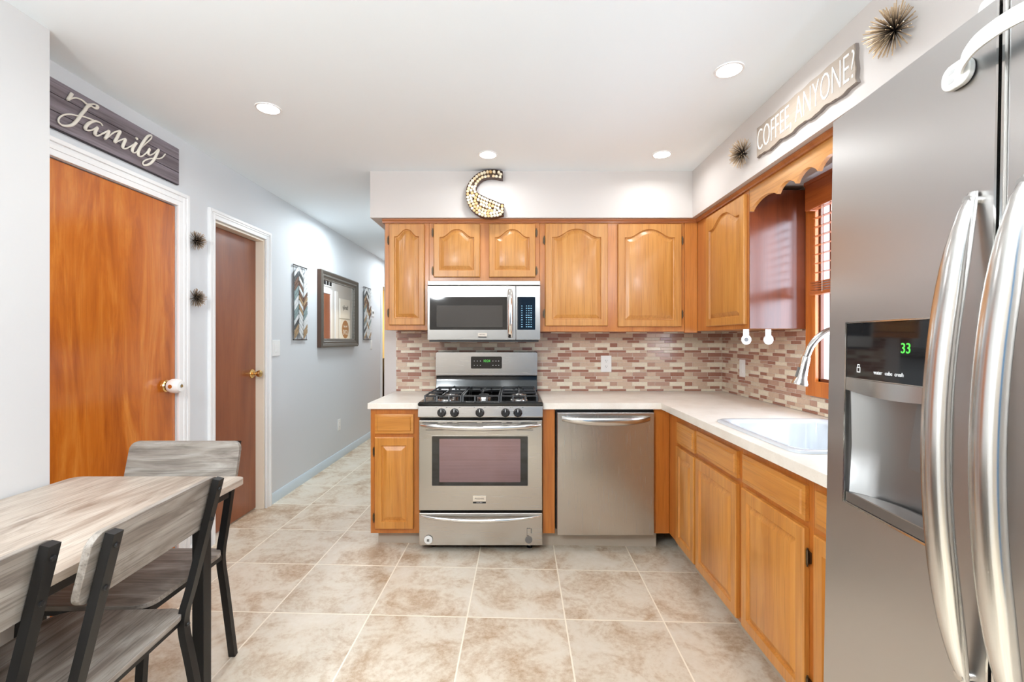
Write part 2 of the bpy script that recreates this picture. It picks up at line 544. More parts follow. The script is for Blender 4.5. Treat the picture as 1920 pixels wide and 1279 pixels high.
# ------------------------------------------------------------------ room shell
fl = MB()
x0, x1, y0, y1 = -3.6, 1.75, -1.75, 8.1
b_ = len(fl.v)
fl.v += [(x0, y0, fz(x0)), (x1, y0, fz(x1)), (x1, y1, fz(x1)), (x0, y1, fz(x0)),
         (x0, y0, fz(x0) - .1), (x1, y0, fz(x1) - .1), (x1, y1, fz(x1) - .1), (x0, y1, fz(x0) - .1)]
for f in ((0, 1, 2, 3), (7, 6, 5, 4), (0, 4, 5, 1), (1, 5, 6, 2), (2, 6, 7, 3), (3, 7, 4, 0)): fl.face(f)
struct('floor', fl, M['floor'], smooth=0)
struct('ceiling', MB().box(-3.6, 1.75, -1.75, 8.1, CZ, CZ + 0.1), M['ceiling'], smooth=0)

D1 = (1.735, 2.545, 2.052)     # door 1 opening: y0, y1, top
D2 = (2.857, 3.445, 2.060)
D3 = (6.45, 7.25, 2.06)
ZB = -0.12
wl = MB()
ys = 1.678
for a, b, top in (D1, D2, D3):
    wl.box(WL - .12, WL, ys, a, ZB, CZ)
    wl.box(WL - .12, WL, a, b, top, CZ)
    ys = b
wl.box(WL - .12, WL, ys, 8.0, ZB, CZ)
struct('wall_left', wl, M['wall_blue'], smooth=0)
struct('wall_front_left', MB().box(-2.015, -1.717, YR, 1.678, ZB, CZ), M['wall'], smooth=0)
struct('wall_back', MB().box(-0.99, 1.69, YB, YB + .12, ZB, CZ), M['wall_warm_lit'], smooth=0)
struct('wall_hall_right', MB().box(-0.99, -0.87, YB + .12, 8.0, ZB, CZ), M['wall'], smooth=0)
struct('wall_hall_end', MB().box(-2.015, -0.87, 7.95, 8.07, ZB, CZ), M['wall'], smooth=0)
# right wall with the sink window
WY0, WY1, WZ0, WZ1 = 1.44, 2.345, 1.088, 2.035
WT = .035
wr = MB()
HY0, HY1 = WY0 - .05, WY1 + .05
wr.box(WR, WR + WT, YR, HY0, ZB, CZ); wr.box(WR, WR + WT, HY1, YB, ZB, CZ)
wr.box(WR, WR + WT, HY0, HY1, ZB, WZ0 - .02); wr.box(WR, WR + WT, HY0, HY1, WZ1 + .02, CZ)
struct('wall_right', wr, M['wall_warm_lit'], smooth=0)
# rear wall, blue to the right
struct('wall_rear_left', MB().box(-2.015, .05, YR - .12, YR, ZB, CZ), M['taupe_wall'], smooth=0)
struct('wall_rear_right', MB().box(.05, 1.69, YR - .12, YR, ZB, CZ), M['blue_wall'], smooth=0)
# side room seen through the far doorway
sr = MB()
sr.box(-3.6, -3.5, 5.6, 8.0, ZB, CZ); sr.box(-3.5, WL - .12, 5.6, 5.7, ZB, CZ); sr.box(-3.5, WL - .12, 7.95, 8.05, ZB, CZ)
struct('wall_side_room', sr, M['yellow_wall'], smooth=0)
# soffits
struct('ceiling_soffit', MB().box(-0.982, WR, 3.08, YB, 2.13, CZ).box(1.20, WR, YR, 3.08, 2.13, CZ), M['wall_warm_lit'], smooth=0)

def casing(name, y0, y1, top, w=0.082, x=WL, left=True):
    m = MB()
    fzv = fz(x)
    for (a, b) in (((y0 - w, y0),) if left else ()) + ((y1, y1 + w),):
        m.box(x + .0005, x + .014, a + .001, b - .001, fzv - .008, top + w - .002)
        outer = (a, a + .02) if b == y0 else (b - .02, b)
        m.box(x, x + .022, outer[0], outer[1], fzv - .01, top + w)
        mid = (a + .035, a + .055)
        m.box(x + .001, x + .018, mid[0], mid[1], fzv - .009, top + w - .025)
    a, b = (y0 if not left else y0 - 0), y1
    m.box(x + .0005, x + .0138, a - .0005, b + .0005, top + .001, top + w - .001)
    m.box(x + .0002, x + .0222, y0 - (w - .0202 if left else 0), y1 + w - .0202, top + w - .02, top + w - .0002)
    m.box(x + .001, x + .0178, y0 - (.03 if left else 0), y1 + .03, top + .028, top + .048)
    return struct(name, m, M['trim'], bevel=0.003)
casing('trim_1', D1[0], D1[1], D1[2], 0.078, left=False)
casing('trim_2', D2[0], D2[1], D2[2], 0.060)
casing('trim_3', D3[0], D3[1], D3[2], 0.06)
# jamb of the recessed second door
jb = MB()
jb.box(WL - .118, WL, D2[1] - .016, D2[1] - .0005, fz(WL), D2[2] - .001)
jb.box(WL - .118, WL, D2[0] + .0005, D2[0] + .016, fz(WL), D2[2] - .001)
jb.box(WL - .118, WL, D2[0] + .016, D2[1] - .016, D2[2] - .016, D2[2] - .001)
struct('trim_4', jb, M['jamb'], bevel=0.002)

# doors
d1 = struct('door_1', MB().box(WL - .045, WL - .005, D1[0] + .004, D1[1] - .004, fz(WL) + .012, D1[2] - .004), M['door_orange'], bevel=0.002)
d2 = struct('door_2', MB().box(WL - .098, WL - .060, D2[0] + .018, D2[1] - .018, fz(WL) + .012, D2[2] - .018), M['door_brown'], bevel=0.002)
def knob(parent, x, y, z, cover):
    m = MB()
    m.lathe([(0.0, 0), (0.033, 0), (0.033, .006), (0.028, .012), (0.012, .016), (0.011, .034), (0.02, .042), (0.026, .055), (0.024, .068), (0.012, .076), (0.0, .077)], (x, y, z), 'x')
    k = obj('door_knob', m, M['brass'], parent)
    if cover:
        c = MB()
        c.lathe([(.020, .020), (.032, .022), (.038, .035), (.039, .05), (.036, .072), (.030, .084), (.012, .086), (.010, .082), (.0, .082)], (x, y, z), 'x', 24)
        cc = obj('knob_cover', c, M['white_plastic'], k)
        cc['label'] = 'white plastic child safety cover'
        g = MB()
        for a in (200, 340):
            g.lathe([(0, 0), (.010, 0), (.010, .001), (0, .001)], (0, 0, 0), 'x', 14)
        holes = MB()
        holes.lathe([(0, 0), (.008, 0), (.008, .002), (0, .002)], (x + .0858, y, z), 'x', 14)
        for sgn in (-1, 1):
            n0 = len(holes.v)
            holes.lathe([(0, 0), (.011, 0), (.011, .0015), (0, .0015)], (x + .046, 0, 0), 'x', 14)
            for i in range(n0, len(holes.v)):
                vx, vy, vz = holes.v[i]
                holes.v[i] = (x + .050 + vy, y + sgn * (.0375 + (vx - x - .046)), z + vz)
        obj('grip_hole', holes, M['brass'], k)
knob(d1, WL - .005, 2.475, 1.052, True)
knob(d2, WL - .060, 3.375, 1.052, False)
# strike plate on the second door's jamb is part of the jamb's paint: skipped

# baseboards
bb = MB()
bb.prism([(0, 0), (.014, 0), (.014, .062), (.006, .080), (0, .080)], D2[1] + .061, D3[0] - .061, 'xz')
for i, (a, b, c) in enumerate(bb.v): bb.v[i] = (WL + a, b, c + fz(WL) - .002)
struct('baseboard_left', bb, M['base_blue'])
bb = MB()
bb.prism([(0, 0), (.014, 0), (.014, .062), (.006, .080), (0, .080)], D1[1] + .079, D2[0] - .061, 'xz')
for i, (a, b, c) in enumerate(bb.v): bb.v[i] = (WL + a, b, c + fz(WL) - .002)
struct('baseboard_front', bb, M['trim'])

# mosaic backsplash
ROWS = [(.0198, [(0, .45, 0), (.45, .82, 4), (.82, 1, 2)]),
        (.0310, [(0, .225, 2), (.225, .62, 1), (.62, 1, 0)]),
        (.0211, [(-.06, .35, 3), (.35, .655, 0), (.665, .94, 1)]),
        (.0207, [(-.20, .475, 2), (.475, .80, 0)]),
        (.0318, [(.015, .22, 1), (.22, .61, 2), (.61, 1.015, 4)]),
        (.0220, [(-.055, .365, 4), (.365, .68, 2), (.68, .945, 0)])]
def mosaic(rects, period, phase, ztop, mapf, seed):
    """rects: (s0, s1, z0, z1) along the wall"""
    rnd = random.Random(seed)
    m = MB()
    g = .0011
    for (s0, s1, z0, z1) in rects:
        m.k = 5
        b = len(m.v)
        m.v += [mapf(s0, z0, .0015), mapf(s1, z0, .0015), mapf(s1, z1, .0015), mapf(s0, z1, .0015)]
        m.face((b, b + 1, b + 2, b + 3))
        z = ztop + .152 * 6
        ri = 0
        while z > z0:
            h, cells = ROWS[ri % 6]
            ri += 1
            a, c = max(z - h, z0), min(z, z1)
            if c - a > .004:
                k0 = int(math.floor((s0 - phase) / period)) - 1
                for k in range(k0, int((s1 - phase) / period) + 2):
                    for (u0, u1, ci) in cells:
                        p, q = max(phase + (k + u0) * period, s0), min(phase + (k + u1) * period, s1)
                        if q - p < .004: continue
                        cj = ci
                        if rnd.random() < .22: cj = max(0, min(4, ci + rnd.choice((-1, 1))))
                        m.k = cj
                        e = .0012
                        o_ = m.ring([mapf(p + g, a + g, .0015), mapf(q - g, a + g, .0015), mapf(q - g, c - g, .0015), mapf(p + g, c - g, .0015)])
                        i_ = m.ring([mapf(p + g + e, a + g + e, .004), mapf(q - g - e, a + g + e, .004), mapf(q - g - e, c - g - e, .004), mapf(p + g + e, c - g - e, .004)])
                        m.bridge(o_, i_); m.face(i_)
            z -= h
    return m
mo = mosaic([(-.90, WR - .001, .9145, 1.368)], .2837, .427, 1.337, lambda s, z, d: (s, YB - d, z), 3)
struct('backsplash_back', mo, TILES, smooth=0)
mo = mosaic([(2.40, YB - .004, .9145, 1.362), (2.40, 2.44, 1.362, 2.128), (1.0, 2.40, .9145, 1.004)], .2837, .08, 1.337, lambda s, z, d: (WR - d, s, z), 5)
struct('backsplash_right', mo, TILES, smooth=0)

# sink window
w = MB()
cw = .078
CY0, CY1, CZ0, CZ1 = WY0 - cw, WY1 + cw, WZ0 - cw, WZ1 + cw
for (a, b, c, d) in ((WY1, CY1, CZ0, CZ1), (CY0, WY0, CZ0, CZ1)): w.box(WR - .020, WR, a, b, c, d)
for (c, d) in ((CZ0, WZ0), (WZ1, CZ1)): w.box(WR - .020, WR, WY0, WY1, c, d)
win = struct('window_1', w, M['window_wood'], bevel=0.003)
s_ = MB()
a0, a1, b0, b1 = WY0 - .01, WY1 + .01, WZ0 - .01, WZ1 + .01
for (a, b, c, d) in ((a0, a0 + .02, b0, b1), (a1 - .018, a1, b0, b1), (a0, a1, b0, b0 + .025), (a0, a1, b1 - .02, b1), (1.86, 1.90, b0, b1), (2.262, 2.272, b0, b1)):
    s_.box(WR + .004, WR + .022, a, b, c, d)
obj('sash', s_, plain('brown_sash', srgb(110, 60, 36), .45), win, bevel=.002)
obj('pane', MB().box(WR + .012, WR + .014, a0 + .01, a1 - .01, b0 + .01, b1 - .01), M['glass'], win, smooth=0)
bl = thing('window_blind', 'wooden slat blind half raised over the window by the sink', 'blind', (WR - .02, 1.88, 1.53))
x_ = WR - .02
obj('valance', MB().box(-.062, -.048, -.45, .45, .43, .57).box(-.048, -.002, .435, .45, .43, .57).box(-.048, -.002, -.45, -.435, .43, .57).box(-.068, -.048, -.452, .452, .555, .575), M['window_wood_h'], bl, bevel=.003)
for k in range(9):
    obj('slat', MB().box(-.038, -.012, -.43, .43, .11 + k * .046, .112 + k * .046), M['window_wood_h'], bl, smooth=0)
for k in range(4):
    obj('slat', MB().box(-.047, -.003, -.43, .43, .022 + k * .012, .029 + k * .012), M['window_wood_h'], bl, smooth=0)
obj('bottom_rail', MB().box(-.048, -.003, -.435, .435, 0, .018), M['window_wood_h'], bl, bevel=.002)
for yy in (.34, 0, -.34):
    for xx in (-.048, -.002): obj('ladder_cord', MB().cyl((xx, yy, .01), (xx, yy, .52), .0012, n=6), M['cream_letters'], bl)

# ------------------------------------------------------------------ cabinet joinery
def panel_contour(x0, x1, z0, z1, amp, n=20):
    """closed outline: bottom, right side, arched top, left side; same point count every time"""
    pts = [(x0, z0), (x1, z0)]
    cx, hw = (x0 + x1) / 2, (x1 - x0) / 2
    pts.append((x1, z0 + (z1 - amp - z0) * .5))
    for k in range(n + 1):
        u = 1 - 2 * k / n
        q = min(1, abs(u) / .86)
        pts.append((cx + u * hw, z1 - amp + amp * (.5 + .5 * math.cos(PI * q ** 1.25))))
    pts.append((x0, z0 + (z1 - amp - z0) * .5))
    return pts

def raised_door(w, h, stile=.045, rail=.045, amp=0.0, toprail=.036, t=.019, inner=.030):
    """front at y=-t (faces -y), back at y=0, lower left corner at the origin"""
    m = MB()
    def rg(i_s, i_b, i_t, a, y): return [(x, y, z) for x, z in panel_contour(i_s, w - i_s, i_b, h - i_t, a)]
    rings = [rg(0, 0, 0, 0, 0), rg(0, 0, 0, 0, -t + .004), rg(.004, .004, .004, 0, -t),
             rg(stile, rail, toprail, amp, -t), rg(stile + .004, rail + .004, toprail + .004, amp, -t + .010),
             rg(stile + .008, rail + .008, toprail + .008, amp, -t + .011),
             rg(stile + inner, rail + inner, toprail + inner, amp * .96, -t + .002),
             rg(stile + inner + .003, rail + inner + .003, toprail + inner + .003, amp * .96, -t + .001)]
    return m.loft(rings)

def drawer_front(w, h, t=.019):
    m = MB()
    def rg(i, y): return [(x, y, z) for x, z in panel_contour(i, w - i, i, h - i, 0, 4)]
    return m.loft([rg(0, 0), rg(0, -t + .007), rg(.004, -t + .006), rg(.016, -t + .005), rg(.020, -t), rg(.022, -t)])

def hinge(parent, x, z, y=-.004):
    m = MB()
    m.cyl((x, y - .006, z - .024), (x, y - .006, z + .024), .0045, n=10)
    m.box(x - .008, x + .008, y - .003, y + .003, z - .018, z + .018)
    m.cyl((x, y - .006, z + .024), (x, y - .006, z + .030), .0028, n=8)
    m.cyl((x, y - .006, z - .030), (x, y - .006, z - .024), .0028, n=8)
    h = obj('hinge', m, M['bronze'], parent)
    return h

def add_door(par, x, z, w, h, mat, arch=0.0, hinge_side=0, stile=.045):
    d = obj('cabinet_door', raised_door(w, h, stile, .045, arch, .036 if arch else .05), mat, par, loc=(x, -.001, z), smooth=25)
    if hinge_side:
        hx = -.007 if hinge_side < 0 else w + .007
        hinge(d, hx, h * .12); hinge(d, hx, h * .84)
    return d

def upper_cab(label, x0, x1, z0, z1, doors, loc, rz, depth=.318, side=None):
    """local x along the wall, face at y=0, faces -y"""
    t = thing('wall_cabinet', label, 'cabinet', loc, rz, 'oak wall cabinets')
    m = MB(); m.box(x0, x1, 0, depth, z0, z1)
    obj('carcass', m, M['oak_frame'], t, bevel=.0015)
    for (dx, dz, w, h, arch, hs, st) in doors: add_door(t, dx, dz, w, h, M['oak_up'], arch, hs, st)
    return t
FU = 3.12
zt = 2.104
g_ = .0008
A = upper_cab('narrow oak wall cabinet at the far left, one tall door', -.892, -.59 - g_, 1.370, zt,
    [(-.861, 1.404, .241, .690, .050, -1, .036)], (0, FU, 0), 0)
B = upper_cab('short oak wall cabinet with two small arched doors above the microwave', -.59 + g_, .168 - g_, 1.706, zt,
    [(-.557, 1.731, .3165, .363, .054, -1, .040), (-.179, 1.731, .3165, .363, .054, 1, .040)], (0, FU, 0), 0)
C_ = upper_cab('wide oak wall cabinet with two arched doors right of the microwave', .168 + g_, 1.16 - g_, 1.360, zt,
    [(.205, 1.398, .427, .698, .056, -1, .046), (.701, 1.393, .435, .700, .056, 1, .046)], (0, FU, 0), 0)
fs = thing('corner_filler', 'plain oak corner board between the back and side wall cabinets', 'cabinet panel', (0, FU, 0))
obj('board', MB().box(1.16 + g_, 1.2475, -.004, .015, 1.352, zt), M['oak_frame'], fs, bevel=.0015)
# right wall cabinet: local x = -Y
XF = 1.249
Dc = upper_cab('oak side wall cabinet with one arched door and dark glossy end panel', -3.121, -2.432, 1.362, zt,
    [(-2.935, 1.388, .485, .700, .060, 0, .046)], (XF, 0, 0), -PI / 2, .312)
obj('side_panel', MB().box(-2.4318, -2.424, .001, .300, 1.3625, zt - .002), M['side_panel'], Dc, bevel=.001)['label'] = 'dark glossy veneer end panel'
# scalloped valance between the cabinets above the window
v = thing('scalloped_valance', 'scalloped oak valance board above the sink window', 'valance', (XF, 0, 0), -PI / 2)
bx0, bx1 = -2.4235, -.90
pts = [(bx0, zt), (bx0, 1.985), (bx0 + .012, 1.985)]
edges = [(-2.412, -2.172, 1.990, 2.034), (-2.172, -2.027, 2.0, 2.036), (-2.027, -1.879, 2.0, 2.040), (-1.879, -1.731, 2.0, 2.040), (-1.731, -1.50, 2.0, 2.045),
         (-1.50, -1.352, 2.0, 2.040), (-1.352, -1.204, 2.0, 2.04), (-1.204, -1.056, 2.0, 2.036), (-1.056, -.912, 2.0, 2.034)]
for (a, b, lo, hi) in edges:
    for k in range(12):
        u = k / 12
        base = lo + (2.0 - lo) * u
        pts.append((a + (b - a) * u, base + (hi - 2.0) * math.sin(PI * u) ** .75))
pts += [(-.912, 1.985), (bx1, 1.985), (bx1, zt)]
obj('board', MB().prism(pts, 0, .019, 'xz'), wood('oak_valance', OAKU, 0), v, smooth=20)
# crown strip under the soffit
cr = MB()
def crown_prof(y): return [(0, 2.103), (0, 2.129), (-.020, 2.129), (-.020, 2.121), (-.012, 2.112), (-.012, 2.103)]
P0 = [Vector((-.905, 0, 0)), Vector((0, 0, 0))]
prof = crown_prof(0)
rings = []
for (px, py, ox, oy) in ((-.908, FU, 0, 1), (XF, FU, 1, 1), (XF, 0.9, 1, 0)):
    rings.append([(px + (d * ox), py + (d * oy), z) for d, z in prof])
cr.loft(rings)
cr.prism([(-.908 - .0, 2.103), (-.908, 2.129), (-.893, 2.129), (-.893, 2.103)], FU + .001, YB - .002, 'xz')
ct = obj('crown_molding', cr, M['oak_crown'])
tag(ct, 'thin dark oak crown strip running along the tops of the wall cabinets', 'molding')

# ---- base cabinets
ZC0, ZC1 = .104, .874
def base_cab(label, x0, x1, parts, loc, rz, depth=.60, toe=None, open_top=False):
    t = thing('base_cabinet', label, 'cabinet', loc, rz, 'oak base cabinets')
    cb_ = MB()
    if open_top:
        cb_.box(x0, x1, 0, .019, ZC0, ZC1).box(x0, x0 + .006, .019, depth, ZC0, .70).box(x1 - .006, x1, .019, depth, ZC0, .70)
        cb_.box(x0 + .006, x1 - .006, .019, depth, ZC0, ZC0 + .018).box(x0 + .006, x1 - .006, depth - .008, depth, ZC0 + .018, .70)
    else:
        cb_.box(x0, x1, 0, depth, ZC0, ZC1)
    obj('carcass', cb_, M['oak_base_frame'], t, bevel=.0015)
    for p in parts:
        if p[0] == 'door':
            add_door(t, p[1], p[2], p[3], p[4], M['oak_base'], 0, p[5], .042)
        elif p[0] == 'drawer':
            obj('drawer_front', drawer_front(p[3], p[4]), M['oak_base_h'], t, loc=(p[1], -.001, p[2]), smooth=25)
    if toe:
        obj('toe_kick', MB().box(toe[0], toe[1], .080, .10, toe[2], ZC0 - .0005), M['toe'], t)
    return t
FB = 2.82
base_cab('narrow oak base cabinet left of the range, one drawer over one door', -.896, -.5925,
    [('drawer', -.866, .724, .238, .120), ('door', -.866, .136, .238, .566, -1)], (0, FB, 0), 0, .60, (-.872, -.593, fz(-.87) - .01))
fp = thing('filler_panel', 'narrow oak board between the range and the dishwasher', 'cabinet panel', (0, FB, 0))
obj('board', MB().box(.171, .2455, -.004, .018, .104, ZC1), M['oak_base_frame'], fp, bevel=.0015)
obj('toe_kick', MB().box(.171, .2455, .08, .10, -.03, .103), M['toe'], fp)
fp2 = thing('filler_panel', 'oak corner board right of the dishwasher', 'cabinet panel', (0, FB, 0))
obj('board', MB().box(.8605, .9535, -.004, .018, .104, ZC1), M['oak_base_frame'], fp2, bevel=.0015)
XB = .955
dpt = WR - XB - .004
base_cab('oak base cabinet in the inner corner, narrow drawer over narrow door', -2.8385, -2.3795,
    [('drawer', -2.655, .704, .262, .120), ('door', -2.655, .122, .262, .562, 0)], (XB, 0, 0), -PI / 2, dpt, (-2.9, -2.3795, -.05))
base_cab('oak base cabinet second from the corner beneath the sink far end', -2.3785, -1.9085,
    [('drawer', -2.365, .714, .432, .116), ('door', -2.365, .120, .432, .570, 0)], (XB, 0, 0), -PI / 2, dpt, (-2.3785, -1.9085, -.05), True)
base_cab('widest oak base cabinet under the sink with dark hinges on its door', -1.9075, -1.4545,
    [('drawer', -1.887, .714, .410, .116), ('door', -1.887, .120, .410, .572, 1)], (XB, 0, 0), -PI / 2, dpt, (-1.9075, -1.4545, -.05), True)
base_cab('oak base cabinet partly hidden behind the refrigerator', -1.4535, -1.065,
    [('drawer', -1.430, .714, .350, .116), ('door', -1.430, .120, .350, .572, 0)], (XB, 0, 0), -PI / 2, dpt, (-1.4535, -1.065, -.05))
tk = obj('toe_kick', MB().box(.246, .90, 2.905, 2.925, -.03, .100), M['toe'])
tag(tk, 'beige vinyl toe kick strip below the dishwasher', 'toe kick')

# ---- worktops
CT0, CT1 = .876, .914
XE = .897
ctop = MB()
SX0, SX1, SY0, SY1 = .985, 1.47, 1.575, 2.165   # hole for the bowl
ctop.box(.172, XE, 2.795, YB - .006, CT0, CT1)
ctop.box(XE, WR - .006, SY1, YB - .006, CT0, CT1)
ctop.box(XE, WR - .006, 1.065, SY0, CT0, CT1)
ctop.box(XE, SX0, SY0, SY1, CT0, CT1)
ctop.box(SX1, WR - .006, SY0, SY1, CT0, CT1)
# darker bottom edge of the laminate
o = obj('countertop', ctop, M['counter'], bevel=0)
tag(o, 'L-shaped cream laminate countertop running round to the sink', 'countertop')
o = obj('countertop', MB().box(-.908, -.593, 2.795, YB - .006, CT0, CT1), M['counter'], bevel=.003)
tag(o, 'short cream laminate countertop left of the range', 'countertop')

# ---- sink
def rr3(x0, x1, y0, y1, r, z): return [(a, b, z) for a, b in rrect(x0, x1, y0, y1, r, 6)]
sk = MB()
sx0, sx1, sy0, sy1 = .955, 1.515, 1.545, 2.195
sk.loft([rr3(sx0, sx1, sy0, sy1, .05, CT1 + .0005), rr3(sx0 + .002, sx1 - .002, sy0 + .002, sy1 - .002, .05, CT1 + .008),
         rr3(sx0 + .010, sx1 - .010, sy0 + .010, sy1 - .010, .045, CT1 + .011),
         rr3(sx0 + .036, sx1 - .075, sy0 + .036, sy1 - .036, .06, CT1 + .009), rr3(sx0 + .044, sx1 - .083, sy0 + .044, sy1 - .044, .06, CT1 - .006),
         rr3(sx0 + .062, sx1 - .10, sy0 + .062, sy1 - .062, .06, CT1 - .16), rr3(sx0 + .09, sx1 - .13, sy0 + .09, sy1 - .09, .05, CT1 - .182)], False, True)
so = thing('kitchen_sink', 'white drop-in sink set in the countertop under the window', 'sink', (1.2, 1.87, CT1))
obj('basin', sk, M['white_gloss'], so, loc=(-1.2, -1.87, -CT1), smooth=60)
obj('drain', MB().lathe([(0, 0), (.04, 0), (.042, .004), (.03, .006), (0, .004)], (0, 0, -.182), 'z'), M['chrome'], so)

# ---- faucet
fc = thing('kitchen_faucet', 'brushed nickel gooseneck faucet with pull-down spray head over the sink', 'faucet', (1.475, 1.87, CT1 + .0105))
obj('base', MB().lathe([(0, 0), (.028, 0), (.028, .006), (.020, .014), (.018, .09), (.015, .10), (0, .10)], (0, 0, 0), 'z'), M['nickel'], fc)
H0 = CT1 + .0105
arc = [(0, 0, .09), (0, 0, .26), (-.005, 0, .33), (-.035, 0, .39), (-.085, 0, .42), (-.14, 0, .425), (-.20, 0, .405), (-.245, 0, .36), (-.268, 0, .31)]
arc = [(a * 1.04, b, c * 1.0) for a, b, c in arc]
arc = catmull(arc, 8)
obj('spout', MB().tube(arc, .0135, 16), M['nickel'], fc)
e = arc[-1]
hd = Vector((-.24, 0, -1)).normalized()
prof = [(0, .0145), (.004, .0165), (.05, .0175), (.09, .021), (.112, .030), (.120, .031)]
obj('spray_head', MB().tube([e + hd * d for d, r in prof], [r for d, r in prof], 20), M['nickel'], fc)
obj('spray_button', MB().tube([e + hd * .045 + Vector((-.018, 0, 0)), e + hd * .085 + Vector((-.021, 0, 0))], .006, 8), M['grey_plastic'], fc)
obj('lever', MB().tube([(0, -.018, .06), (0, -.05, .075), (0, -.10, .10)], [.008, .006, .005], 10), M['nickel'], fc)

# ------------------------------------------------------------------ gas range
RX0, RX1 = -.588, .166
rg = thing('gas_range', 'stainless steel gas range with black cooktop and five knobs', 'range', ((RX0 + RX1) / 2, 2.78, 0))
W = (RX1 - RX0) / 2
S = M['steel_h']
obj('body', MB().box(-W, W, .045, .645, .04, .90), M['black'], rg)
for sx in (-1, 1):
    for yy in (.09, .58):
        obj('foot', MB().lathe([(0, 0), (.016, 0), (.018, .006), (.012, .012), (.010, .052), (0, .052)], (sx * (W - .075), yy, fz(-.2 + sx * .3) - .001), 'z', 16), M['black'], rg)
# storage drawer
dr = obj('storage_drawer', MB().box(-W, W, 0, .044, .046, .245), S, rg, bevel=.004)
def bow(x0, x1, z, sag, out, n=18, y0=0):
    return [(x0 + (x1 - x0) * k / n, y0 - out * math.sin(PI * k / n) ** .6 - .004, z - sag * math.sin(PI * k / n)) for k in range(n + 1)]
pts = bow(-W + .015, W - .015, .226, .014, .034)
obj('drawer_handle', MB().tube(pts, [.004 + .009 * math.sin(PI * k / 18) ** .5 for k in range(19)], 12), M['chrome'], dr)
# oven door
od = obj('oven_door', MB().box(-W, W, -.006, .044, .262, .812), S, rg, bevel=.004)
cx_ = -.211
wx0, wx1 = -.507 - cx_, .077 - cx_
win_o = obj('oven_window', MB().prism(rrect(wx0, wx1, .414, .716, .008), -.0085, -.004, 'xz'), M['black_glass'], od)
obj('inner_pane', MB().prism(rrect(wx0 + .045, wx1 - .045, .436, .700, .004), -.0095, -.0085, 'xz'), M['oven_glass'], od)
rim = MB()
for (a, b, c, d) in ((wx0 - .004, wx1 + .004, .409, .414), (wx0 - .004, wx1 + .004, .716, .720), (wx0 - .004, wx0, .414, .716), (wx1, wx1 + .004, .414, .716)):
    rim.box(a, b, -.010, -.005, c, d)
obj('window_rim', rim, M['steel_h'], od)
pts = bow(-W + .012, W - .012, .782, .010, .048, 24)
obj('door_handle', MB().tube(pts, [.007 + .009 * min(1, 3 * math.sin(PI * k / 24)) for k in range(25)], 14, flat=((0, 1, 0), .8)), M['handle'], od)
sl = MB()
for a, b in ((-.355, -.26), (-.205, -.172), (-.142, -.022), (.008, .128), (.158, .193), (.245, .345)): sl.box(a, b, -.0068, -.003, .795, .799)
for a, b in ((-.335, -.22), (.22, .32)): sl.box(a, b, -.0068, -.003, .752, .7545)
obj('vent_slot', sl, M['black'], od)
bd = obj('badge', MB().box(-.046, .032, -.009, -.004, .318, .352), M['chrome'], od)
obj('badge_strip', MB().box(-.046, .032, -.0092, -.004, .306, .317), M['black'], od)
text('badge_lettering', 'FRIGIDAIRE', .0135, M['grey_text'], od, (-.007, -.0095, .335), (PI / 2, 0, 0), .85)
text('badge_lettering', 'GALLERY', .009, M['white_text'], od, (-.007, -.0096, .3115), (PI / 2, 0, 0), 1)
o = obj('round_latch', MB().lathe([(0, 0), (.022, 0), (.026, -.004), (.024, -.010), (.0, -.012)], (-W + .058, -.001, .083), 'y', 24), M['white_plastic'], dr)
o['label'] = 'white round plastic latch stuck on the drawer'
obj('latch_square', MB().box(-W + .051, -W + .065, -.0150, -.010, .076, .090), M['grey_plastic'], dr)
obj('energy_disc', MB().lathe([(0, 0), (.022, 0), (.022, -.0015), (0, -.0015)], (W - .083, -.0005, .081), 'y', 24), M['grey_plastic'], dr)
em = MB()
for (a, b, c, d) in ((-.095, -.093, .108, .15), (-.095, -.072, .15, .153), (-.070, -.0655, .12, .15), (-.095, -.08, .106, .108)): em.box(W + a, W + b, -.0008, .001, c, d)
obj('drawer_marking', em, M['grey_text'], dr)
# control panel
cp = MB()
prof = [(-.012, .826), (-.030, .836), (-.022, .900), (.045, .903), (.045, .826)]
cp.prism(prof, -W - .002, W + .002, 'yz')
cpo = obj('control_panel', cp, S, rg, bevel=.003)
for kx in (-.4446, -.3667, -.2136, -.0589, .0159):
    x = kx - cx_
    k = MB()
    k.lathe([(0, 0), (.026, 0), (.0265, -.006), (.023, -.010), (.021, -.024), (.018, -.027), (0, -.027)], (0, 0, 0), 'y', 24)
    k.box(-.004, .004, -.033, -.024, -.020, .022)
    ko = obj('knob', k, M['knob_black'], cpo, loc=(x, -.0268, .862), rot=(R(-6), 0, 0), smooth=30)
    obj('pointer', MB().box(-.0015, .0015, -.034, -.0325, .004, .021), M['white_text'], ko)
for kx in (-.4446, -.3667, -.2136, -.0589, .0159):
    x = kx - cx_
    for dx, ww in ((-.034, .004), (0, .002), (.030, .010)):
        zz = .893
        obj('dial_marking', MB().box(x + dx - ww / 2, x + dx + ww / 2, -.0238, -.020, zz - .0012, zz + .0012), M['grey_text'], cpo)
